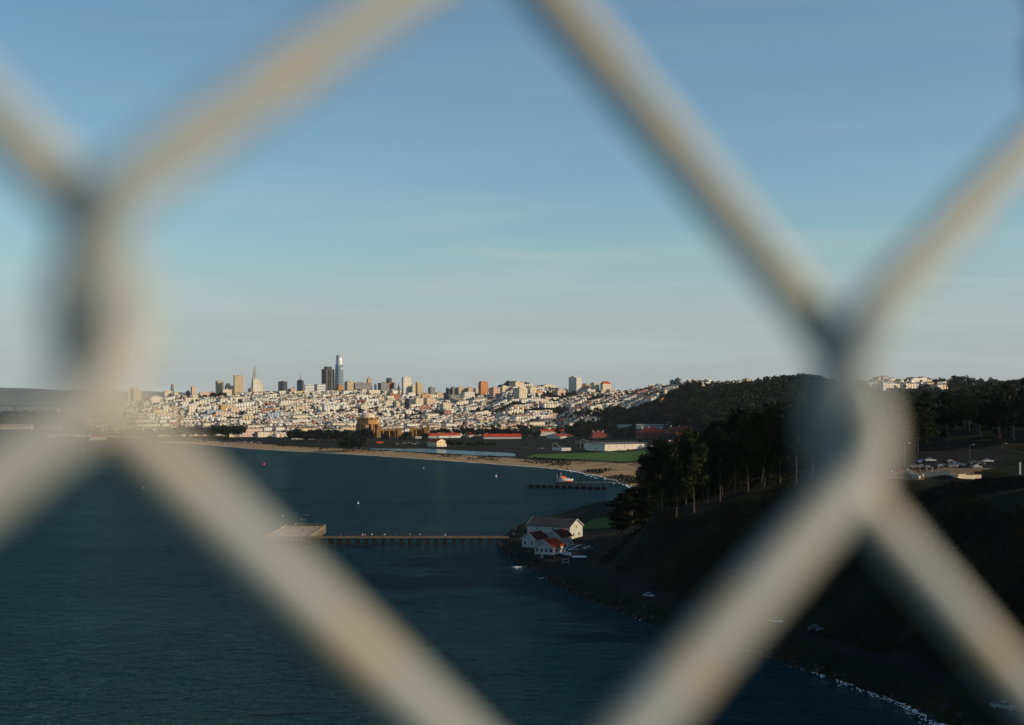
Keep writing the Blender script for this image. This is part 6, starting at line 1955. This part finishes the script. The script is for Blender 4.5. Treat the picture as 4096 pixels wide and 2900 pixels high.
# ------------------------------------------------------------------ people
CLOTH = bpy.data.materials.new('clothes'); CLOTH.use_nodes = True
nt = CLOTH.node_tree; b_ = nt.nodes['Principled BSDF']; b_.inputs['Roughness'].default_value = 0.85
oi = nt.nodes.new('ShaderNodeObjectInfo'); tc = nt.nodes.new('ShaderNodeTexCoord'); sp = nt.nodes.new('ShaderNodeSeparateXYZ')
nt.links.new(tc.outputs['Object'], sp.inputs[0])
leg_ = nmath(nt, 'LESS_THAN', sp.outputs['Z'], 0.86); head_ = nmath(nt, 'GREATER_THAN', sp.outputs['Z'], 1.47); hair_ = nmath(nt, 'GREATER_THAN', sp.outputs['Z'], 1.66)
prev = oi.outputs['Color']
for msk, col in ((leg_, (0.03, 0.035, 0.05, 1)), (head_, (0.42, 0.26, 0.18, 1)), (hair_, (0.035, 0.025, 0.02, 1))):
    mx = nt.nodes.new('ShaderNodeMix'); mx.data_type = 'RGBA'
    nt.links.new(msk, mx.inputs['Factor']); nt.links.new(prev, mx.inputs['A']); mx.inputs['B'].default_value = col
    prev = mx.outputs['Result']
nt.links.new(prev, b_.inputs['Base Color'])
def person_mesh(pose):
    V = {'pel': (0, 0, 0.95), 'ch': (0, -0.02, 1.30), 'nk': (0, -0.01, 1.48), 'hd': (0, -0.03, 1.60), 'top': (0, -0.02, 1.72),
         'hl': (0.10, 0, 0.90), 'kl': (0.11, -0.03, 0.49), 'al': (0.11, 0.02, 0.09), 'tl': (0.12, -0.15, 0.04),
         'hr': (-0.10, 0, 0.90), 'kr': (-0.11, -0.03, 0.49), 'ar': (-0.11, 0.02, 0.09), 'tr': (-0.12, -0.15, 0.04),
         'sl': (0.19, 0, 1.40), 'el': (0.25, 0.03, 1.13), 'wl': (0.25, -0.08, 0.88), 'gl': (0.24, -0.12, 0.78),
         'sr': (-0.19, 0, 1.40), 'er': (-0.25, 0.03, 1.13), 'wr': (-0.25, -0.08, 0.88), 'gr': (-0.24, -0.12, 0.78)}
    if pose == 'walk':
        V.update(kl=(0.11, -0.22, 0.52), al=(0.11, -0.30, 0.12), tl=(0.12, -0.46, 0.08), kr=(-0.11, 0.08, 0.50), ar=(-0.11, 0.34, 0.14), tr=(-0.11, 0.22, 0.05), wl=(0.24, 0.22, 0.93), gl=(0.23, 0.26, 0.85), wr=(-0.24, -0.26, 0.95), gr=(-0.23, -0.32, 0.88))
    if pose == 'lean':
        V.update(ch=(0, -0.14, 1.26), nk=(0, -0.24, 1.40), hd=(0, -0.30, 1.50), top=(0, -0.32, 1.63), sl=(0.19, -0.18, 1.33), sr=(-0.19, -0.18, 1.33), el=(0.24, -0.34, 1.10), er=(-0.24, -0.34, 1.10), wl=(0.14, -0.52, 1.12), wr=(-0.14, -0.52, 1.12), gl=(0.10, -0.60, 1.12), gr=(-0.10, -0.60, 1.12))
    E = [('pel', 'ch'), ('ch', 'nk'), ('nk', 'hd'), ('hd', 'top'), ('pel', 'hl'), ('hl', 'kl'), ('kl', 'al'), ('al', 'tl'), ('pel', 'hr'), ('hr', 'kr'), ('kr', 'ar'), ('ar', 'tr'),
         ('ch', 'sl'), ('sl', 'el'), ('el', 'wl'), ('wl', 'gl'), ('ch', 'sr'), ('sr', 'er'), ('er', 'wr'), ('wr', 'gr')]
    R = {'pel': 0.15, 'ch': 0.16, 'nk': 0.06, 'hd': 0.10, 'top': 0.06, 'h': 0.10, 'k': 0.065, 'a': 0.045, 't': 0.04, 's': 0.07, 'e': 0.05, 'w': 0.035, 'g': 0.035}
    ks = list(V)
    me = bpy.data.meshes.new('person'); me.from_pydata([V[k] for k in ks], [(ks.index(a), ks.index(b)) for a, b in E], [])
    o = bpy.data.objects.new('tmp', me); COL.objects.link(o)
    sk = o.modifiers.new('skin', 'SKIN'); 
    for i, k in enumerate(ks):
        r = R.get(k, R.get(k[0], 0.05))
        me.skin_vertices[0].data[i].radius = (r, r * (0.75 if k in ('pel', 'ch') else 1.0))
        me.skin_vertices[0].data[i].use_root = (k == 'pel')
    o.modifiers.new('sub', 'SUBSURF').levels = 1
    dg = bpy.context.evaluated_depsgraph_get()
    res = bpy.data.meshes.new_from_object(o.evaluated_get(dg))
    bpy.data.objects.remove(o)
    res.name = 'person'
    res.materials.clear(); res.materials.append(CLOTH)
    res.polygons.foreach_set('use_smooth', np.ones(len(res.polygons), dtype=bool))
    return res
POSE = {k: person_mesh(k) for k in ('stand', 'walk', 'lean')}
CC = {'red': (0.5, 0.03, 0.02), 'white': (0.65, 0.65, 0.65), 'black': (0.015, 0.015, 0.018), 'blue': (0.06, 0.12, 0.25), 'orange': (0.55, 0.14, 0.03), 'tan': (0.35, 0.25, 0.16), 'green': (0.06, 0.14, 0.06), 'grey': (0.2, 0.2, 0.2), 'purple': (0.18, 0.05, 0.2)}
def person(x, y, z, col, pose, lb, group, rz=None):
    o = link('person', POSE[pose], None, None, (x, y, z), rng.random() * 6.28 if rz is None else rz)
    s = 0.95 + rng.random() * 0.1
    o.scale = (s, s, s)
    o.color = CC[col] + (1,)
    tag(o, lb, 'person', group)
def pp(zx, zy):
    px, py = (1000 + zx / 3.277) / 4, (2040 + zy / 3.277) / 4
    return px, py
PIERP = [(595, 212, 'white', 'lean', 'person in white at the back rail of the pier head'), (655, 213, 'black', 'lean', 'person in black at the back rail of the pier head'),
         (705, 213, 'red', 'stand', 'person in red at the back rail of the pier head'), (770, 213, 'black', 'lean', 'dark clothed person leaning on the back rail, right half'), (878, 214, 'black', 'stand', 'dark clothed person in the back right corner of the pier head'),
         (905, 230, 'red', 'stand', 'person in red at the right edge of the pier head'), (693, 285, 'black', 'walk', 'person in black walking across the middle of the pier head'),
         (820, 288, 'orange', 'stand', 'person in orange at the right edge of the pier head'), (845, 262, 'black', 'stand', 'person in black near the right edge of the pier head'),
         (575, 310, 'white', 'stand', 'person in white alone on the open pier head'), (635, 340, 'orange', 'walk', 'person in orange at the front of the pier head'), (410, 340, 'white', 'walk', 'person in white at the left front of the pier head'),
         (425, 262, 'white', 'stand', 'person in white at the left edge of the pier head'), (338, 285, 'tan', 'stand', 'person in tan on the blurred left edge of the pier head'), (735, 345, 'blue', 'stand', 'person in blue where walkway meets pier head'), (530, 232, 'tan', 'stand', 'person in tan at the back left of the pier head')]
for (zx, zy, col, pose, lb) in PIERP:
    px, py = pp(zx, zy)
    x, y, z = ground_pt(px, py, ZD)
    x = min(max(x, HX0 + 0.7), HX1 - 0.7); y = min(max(y, HY0 + 1.0), HY1 - 0.8)
    person(x, y, ZD + 0.02, col, pose, lb, 'people on the fishing pier')
WALK = [(1183, 'purple', 'walk'), (1320, 'black', 'stand'), (1472, 'white', 'stand'), (1505, 'orange', 'walk'), (1560, 'black', 'lean'), (1595, 'white', 'walk'), (1740, 'black', 'stand'), (1762, 'white', 'lean'), (1905, 'blue', 'lean'), (2027, 'black', 'stand'), (2095, 'orange', 'lean'), (2225, 'white', 'lean')]
for (zx, col, pose) in WALK:
    px = (1000 + zx / 3.277) / 4
    person(X(px, YP), YP + rng.random() * 2.4 - 0.6, ZD + 0.02, col, pose, 'person in %s on the pier walkway' % col, 'people on the fishing pier')
for (zx, col) in ((1233, 'black'), (1315, 'black'), (1120, 'white'), (1032, 'black')):
    px = (1000 + zx / 1.434) / 4
    person(X(px, YP), YP + rng.random() * 2, ZD + 0.02, col, 'stand', 'person in %s near the shore end of the pier walkway' % col, 'people on the fishing pier')
for (zx, zy, col, lb) in ((655, 712, 'green', 'person in green beside the left cottage'), (690, 712, 'black', 'dark clothed person beside the left cottage'), (1045, 960, 'tan', 'person in tan standing in the yard before the nearest cottage'), (1175, 950, 'orange', 'person in orange in the yard before the nearest cottage'),
                          (1215, 985, 'black', 'person in black by the yard entrance'), (1015, 975, 'white', 'person in white by the road kerb of the yard'), (1780, 290, 'black', 'dark clothed person on the grassy point'), (1895, 285, 'grey', 'grey clothed person on the grassy point'), (2028, 245, 'black', 'person in black on the point beside the cypress')):
    z = 3.6 if zy > 500 else 8.0
    p = yp(zx, zy, z)
    person(p[0], p[1], hz(p[0], p[1]) + 0.05, col, 'stand', lb, 'people by the yard')
for i in range(22):                                   # walkers on the sand
    f = rng.random()
    i0 = int(rng.integers(11, 17))
    c = COAST[i0] + (COAST[i0 + 1] - COAST[i0]) * f
    y = c[1] + 4 + rng.random() * 35
    col = ['black', 'white', 'blue', 'red', 'grey'][i % 5]
    person(c[0], y, hz(c[0], y), col, 'walk', 'tiny person in %s walking on the beach' % col, 'people on the beach')
def ov(zx, zy):                                        # place on the overlook plaza from its enlarged view
    px, py = (3400 + zx / 3.249) / 4, (1750 + zy / 3.249) / 4
    D = np.interp(zy, [340, 400, 480, 545, 600], [520, 490, 462, 442, 430])
    return X(px, D), D
for (zx, zy, col, pose, lb) in ((470, 435, 'red', 'stand', 'person in red at the left end of the overlook plaza'), (515, 480, 'grey', 'walk', 'grey clothed person nearest the wire on the plaza'), (518, 380, 'blue', 'stand', 'person in blue at the left back of the plaza'),
                                (545, 440, 'white', 'walk', 'person in white on the left plaza'), (622, 455, 'red', 'stand', 'person in red in the middle of the plaza paving'), (692, 545, 'black', 'walk', 'person in black at the plaza front'), (705, 460, 'black', 'stand', 'person in black beside the dark parapet corner'),
                                (655, 425, 'green', 'stand', 'person in green at the back of the plaza'), (850, 415, 'red', 'walk', 'person in red behind the curved parapet'), (885, 440, 'black', 'stand', 'first dark clothed person behind the long parapet'), (910, 440, 'tan', 'stand', 'person in tan behind the long parapet'), (960, 455, 'black', 'lean', 'person in black leaning on the long parapet'),
                                (1000, 460, 'grey', 'stand', 'grey clothed person by the long parapet'), (1065, 465, 'white', 'walk', 'person in white by the long parapet'), (1240, 460, 'black', 'stand', 'rightmost dark clothed person by the long parapet')):
    x, y = ov(zx, zy)
    person(x, y, hz(x, y) + 0.16, col, pose, lb, 'people at the overlook')

# overlook parapet walls
PW = plain('parapet_concrete', (0.46, 0.38, 0.27), 0.85, 0.15, 0.3)
t = empty('curved_parapet', (0, 0, 0)); tag(t, 'low curved concrete parapet wall edging the overlook plaza', 'wall')
pts = [ov(*p) for p in ((745, 430), (765, 470), (800, 500), (850, 530), (890, 555))]
for a, b in zip(pts[:-1], pts[1:]):
    L = math.dist(a, b); m_ = ((a[0] + b[0]) / 2, (a[1] + b[1]) / 2)
    MB().box(m_[0], m_[1], hz(*m_) - 0.8, L + 0.05, 0.5, 2.4, math.atan2(b[1] - a[1], b[0] - a[0])).build('wall_segment', PW, t)
t = empty('long_parapet', (0, 0, 0)); tag(t, 'long pale parapet wall catching the sun on the overlook', 'wall')
pts = [ov(*p) for p in ((890, 558), (950, 500), (1100, 490), (1300, 478), (1500, 468), (1700, 460))]
for a, b in zip(pts[:-1], pts[1:]):
    L = math.dist(a, b); m_ = ((a[0] + b[0]) / 2, (a[1] + b[1]) / 2)
    MB().box(m_[0], m_[1], hz(*m_) - 1.5, L + 0.05, 0.5, 2.9, math.atan2(b[1] - a[1], b[0] - a[0])).build('wall_segment', PW, t)

# ------------------------------------------------------------------ cars
PAINT = bpy.data.materials.new('car_paint'); PAINT.use_nodes = True
nt = PAINT.node_tree; b_ = nt.nodes['Principled BSDF']; b_.inputs['Roughness'].default_value = 0.35; b_.inputs['Coat Weight'].default_value = 0.4
oi = nt.nodes.new('ShaderNodeObjectInfo'); nt.links.new(oi.outputs['Color'], b_.inputs['Base Color'])
TYRE = plain('tyre_rubber', (0.02, 0.02, 0.02), 0.8); LAMPG = plain('lamp_glass', (0.6, 0.6, 0.55), 0.2); HUB = plain('hub_alloy', (0.4, 0.4, 0.4), 0.4)
def extr(profile, w, inset=0.0):
    m = MB(); n = len(profile)
    pts = [(x, -w / 2 + (inset if z > 1.0 else 0), z) for x, z in profile] + [(x, w / 2 - (inset if z > 1.0 else 0), z) for x, z in profile]
    m.add(pts, [tuple(range(n)), tuple(range(2 * n - 1, n - 1, -1))] + [(i, n + i, n + (i + 1) % n, (i + 1) % n) for i in range(n)])
    return m
CARM = {}
CARM['sedan'] = (extr([(-2.2, 0.35), (2.2, 0.35), (2.25, 0.62), (2.1, 0.78), (1.1, 0.92), (-1.6, 0.96), (-2.2, 0.9)], 1.78).mesh('body'), extr([(1.0, 0.93), (0.3, 1.40), (-1.0, 1.42), (-1.7, 0.97)], 1.62, 0.16).mesh('windows'), extr([(0.3, 1.39), (0.25, 1.46), (-0.95, 1.47), (-1.05, 1.41)], 1.40).mesh('roof'))
CARM['pickup'] = (extr([(-2.7, 0.5), (2.6, 0.5), (2.65, 0.85), (2.5, 1.05), (1.2, 1.15), (-0.6, 1.15), (-0.62, 1.1), (-2.7, 1.12)], 1.95).mesh('body'), extr([(1.1, 1.14), (0.5, 1.70), (-0.5, 1.72), (-0.7, 1.14)], 1.78, 0.14).mesh('windows'), extr([(0.5, 1.69), (0.45, 1.78), (-0.5, 1.79), (-0.55, 1.71)], 1.55).mesh('roof'))
wh = MB().tube((0, -0.11, 0), (0, 0.11, 0), 0.34, 0.34, 12).mesh('wheel'); wh.materials.append(TYRE)
hb_ = MB().tube((0, -0.13, 0), (0, 0.13, 0), 0.2, 0.2, 8).mesh('hub'); hb_.materials.append(HUB)
hl_ = MB().box(0, 0, 0, 0.1, 0.35, 0.18).mesh('headlight'); hl_.materials.append(LAMPG)
bedm = MB().box(-1.7, 0, 1.0, 1.8, 1.6, 0.13).mesh('bed'); bedm.materials.append(TYRE)
for k in CARM:
    CARM[k][0].materials.append(PAINT); CARM[k][1].materials.append(PANE); CARM[k][2].materials.append(PAINT)
def car(kind, x, y, z, rz, col, lb, group, parts=True):
    t = empty('pickup_truck' if kind == 'pickup' else 'car', (x, y, z), rz)
    tag(t, lb, 'truck' if kind == 'pickup' else 'car', group)
    for nm, me in zip(('body', 'windows', 'roof'), CARM[kind]):
        o = link(nm, me, None, t); o.color = col + (1,)
    if parts:
        ax = 1.35 if kind == 'sedan' else 1.75
        for sx in (-ax, ax):
            for sy in (-0.85, 0.85):
                w_ = link('wheel', wh, None, t, (sx, sy, 0.34)); link('hub', hb_, None, w_)
        for sy in (-0.6, 0.6):
            link('headlight', hl_, None, t, (2.2 if kind == 'sedan' else 2.6, sy, 0.66 if kind == 'sedan' else 0.85))
        if kind == 'pickup':
            link('bed', bedm, None, t)
    return t
WHT, SIL, BLK, GRY, BLU, RDC = (0.5, 0.5, 0.5), (0.22, 0.23, 0.24), (0.02, 0.02, 0.022), (0.14, 0.14, 0.15), (0.05, 0.09, 0.18), (0.35, 0.03, 0.02)
for (kind, fx, fy, rz, col, lb) in (('sedan', 3106, 2494, -0.95, WHT, 'white car alone on the shore road beside the wide wire'), ('sedan', 2595, 2380, -1.05, SIL, 'pale car further along the shore road'), ('pickup', 4016, 2840, -0.75, SIL, 'silver pickup truck parked at the bottom right corner'),
                                    ('sedan', 3262, 2534, -0.95, BLK, 'dark car behind the white one on the shore road')):
    x, y, z = ground_pt(fx / 4, fy / 4, 4.8)
    car(kind, x, y, max(hz(x, y), 4.0) + 0.15, rz, col, lb, 'cars on the shore road')
YC = [('sedan', 1505, 770, SIL), ('sedan', 1480, 800, BLK), ('sedan', 1470, 820, SIL), ('sedan', 1500, 845, WHT), ('sedan', 1560, 830, GRY), ('sedan', 1620, 800, SIL), ('sedan', 1590, 818, BLK), ('sedan', 1730, 835, GRY)]
for i, (kd, zx, zy, col) in enumerate(YC):
    p = yp(zx, zy)
    car(kd, p[0], p[1], hz(p[0], p[1]) + 0.12, 0.4 + (i % 2) * 3.1, col, 'car parked in rows in the yard car park', 'cars in the yard car park')
p = yp(1392, 915); car('pickup', p[0], p[1], hz(p[0], p[1]) + 0.12, -1.2, WHT, 'white pickup truck waiting at the yard barrier', 'cars in the yard car park')
for i, (zx, zy, col) in enumerate(((850, 355, GRY), (930, 350, SIL), (1010, 360, BLK), (1040, 320, WHT), (930, 320, BLU), (1170, 355, BLK), (1240, 350, BLK), (1330, 355, GRY), (1300, 320, BLK), (1420, 330, BLU), (1690, 325, BLK), (1640, 350, SIL), (1790, 310, WHT), (1600, 320, BLK))):
    px = (3400 + zx / 3.249) / 4
    D = np.interp(zy, [300, 360], [560, 522])
    x = X(px, D)
    car('sedan', x, D, hz(x, D) + 0.22, 0.15 + (i % 3) * 0.1, col, 'car parked at the overlook behind the plaza', 'cars at the overlook')
CNAME = {WHT: 'white', SIL: 'silver', BLK: 'black', GRY: 'grey', BLU: 'blue', RDC: 'red'}
def row(n, xa, xb, yy, spread, lb, group):
    for i in range(n):
        px = xa + (xb - xa) * (i + rng.random() * 0.7) / n
        x, y, z = ground_pt(px / 4, (yy + rng.random() * spread) / 4, 3.2)
        col = [WHT, SIL, BLK, WHT, GRY, RDC, BLU, WHT][int(rng.integers(8))]
        car('sedan', x, y, hz(x, y) + 0.1, rng.random() * 0.5 - 0.25 + 1.3 * (i % 2), col, 'tiny %s car %s' % (CNAME[col], lb), group, parts=False)
row(26, 870, 1050, 1766, 9, 'in the beach car park', 'cars in the beach car park')
row(14, 560, 860, 1760, 5, 'along the shore drive at left', 'cars along the shore drive')
row(14, 1570, 1680, 1770, 8, 'near the red roofed sheds', 'cars near the sheds')
row(14, 2100, 2230, 1792, 6, 'left of the small cream shed', 'cars by the airfield')
row(18, 2400, 2640, 1808, 4, 'in front of the long warehouse', 'cars before the warehouse')
t = empty('fire_engine', ground_pt((1300 + 710 / 3.277) / 4, (1600 + 570 / 3.277) / 4, 3.6), 0.2); tag(t, 'bright red truck parked right of the beach pine clump', 'truck')
MB().box(0, 0, 0.6, 9, 2.6, 2.6).build('body', RED, t); MB().box(5.4, 0, 0.6, 2.0, 2.6, 2.2).build('cab', RED, t)
for sx in (-3, 4.8):
    for sy in (-1.2, 1.2):
        link('wheel', wh, None, t, (sx, sy, 0.4))
# lamp posts and a pale marker by the overlook
for (zx, y0, y1, D, lb) in ((715, 80, 345, 515, 'tall lamp post behind the left part of the plaza'), (1555, 100, 310, 580, 'lamp post with cross arm above the parked cars'), (1980, 85, 280, 600, 'lamp post at the right of the car park')):
    px = (3400 + zx / 3.249) / 4
    x = X(px, D); z = hz(x, D)
    top = Zp((1750 + y0 / 3.249) / 4, D) - z
    t = empty('lamp_post', (x, D, z)); tag(t, lb, 'lamp post', 'lamp posts at the overlook')
    MB().tube((0, 0, 0), (0, 0, top), 0.12, 0.08, 6).build('pole', plain('lamp_grey', (0.10, 0.10, 0.10)), t)
    MB().tube((0, 0, top), (1.6, 0, top + 0.3), 0.07, 0.06, 5).build('arm', plain('lamp_grey', (0.10, 0.10, 0.10)), t)
    MB().box(1.7, 0, top + 0.15, 0.8, 0.35, 0.18).build('lamp_head', STRIPE, t)
x, y = X((3400 + 2210 / 3.249) / 4, 470), 470
t = empty('marker_post', (x, y, hz(x, y))); tag(t, 'pale upright marker post at the right picture edge', 'post')
MB().box(0, 0, 0, 0.5, 0.4, 3.8).build('post', STRIPE, t); MB().box(0, 0, 3.8, 0.7, 0.6, 0.3).build('cap', STRIPE, t)
# ------------------------------------------------------------------ the air over the bay
hm = bpy.data.materials.new('haze'); hm.use_nodes = True
nt = hm.node_tree; nt.nodes.clear()
ho = nt.nodes.new('ShaderNodeOutputMaterial'); pv = nt.nodes.new('ShaderNodeVolumePrincipled')
pv.inputs['Color'].default_value = (0.80, 0.88, 1.0, 1)
pv.inputs['Density'].default_value = 9e-6
pv.inputs['Anisotropy'].default_value = 0.0
nt.links.new(pv.outputs['Volume'], ho.inputs['Volume'])
o = MB().box(0, 8150, -12, 36000, 18500, 12 + 345).build('haze', hm)
o['kind'] = 'stuff'; o['label'] = 'thin pale haze over the bay and the city'; o['category'] = 'haze'
number_labels()
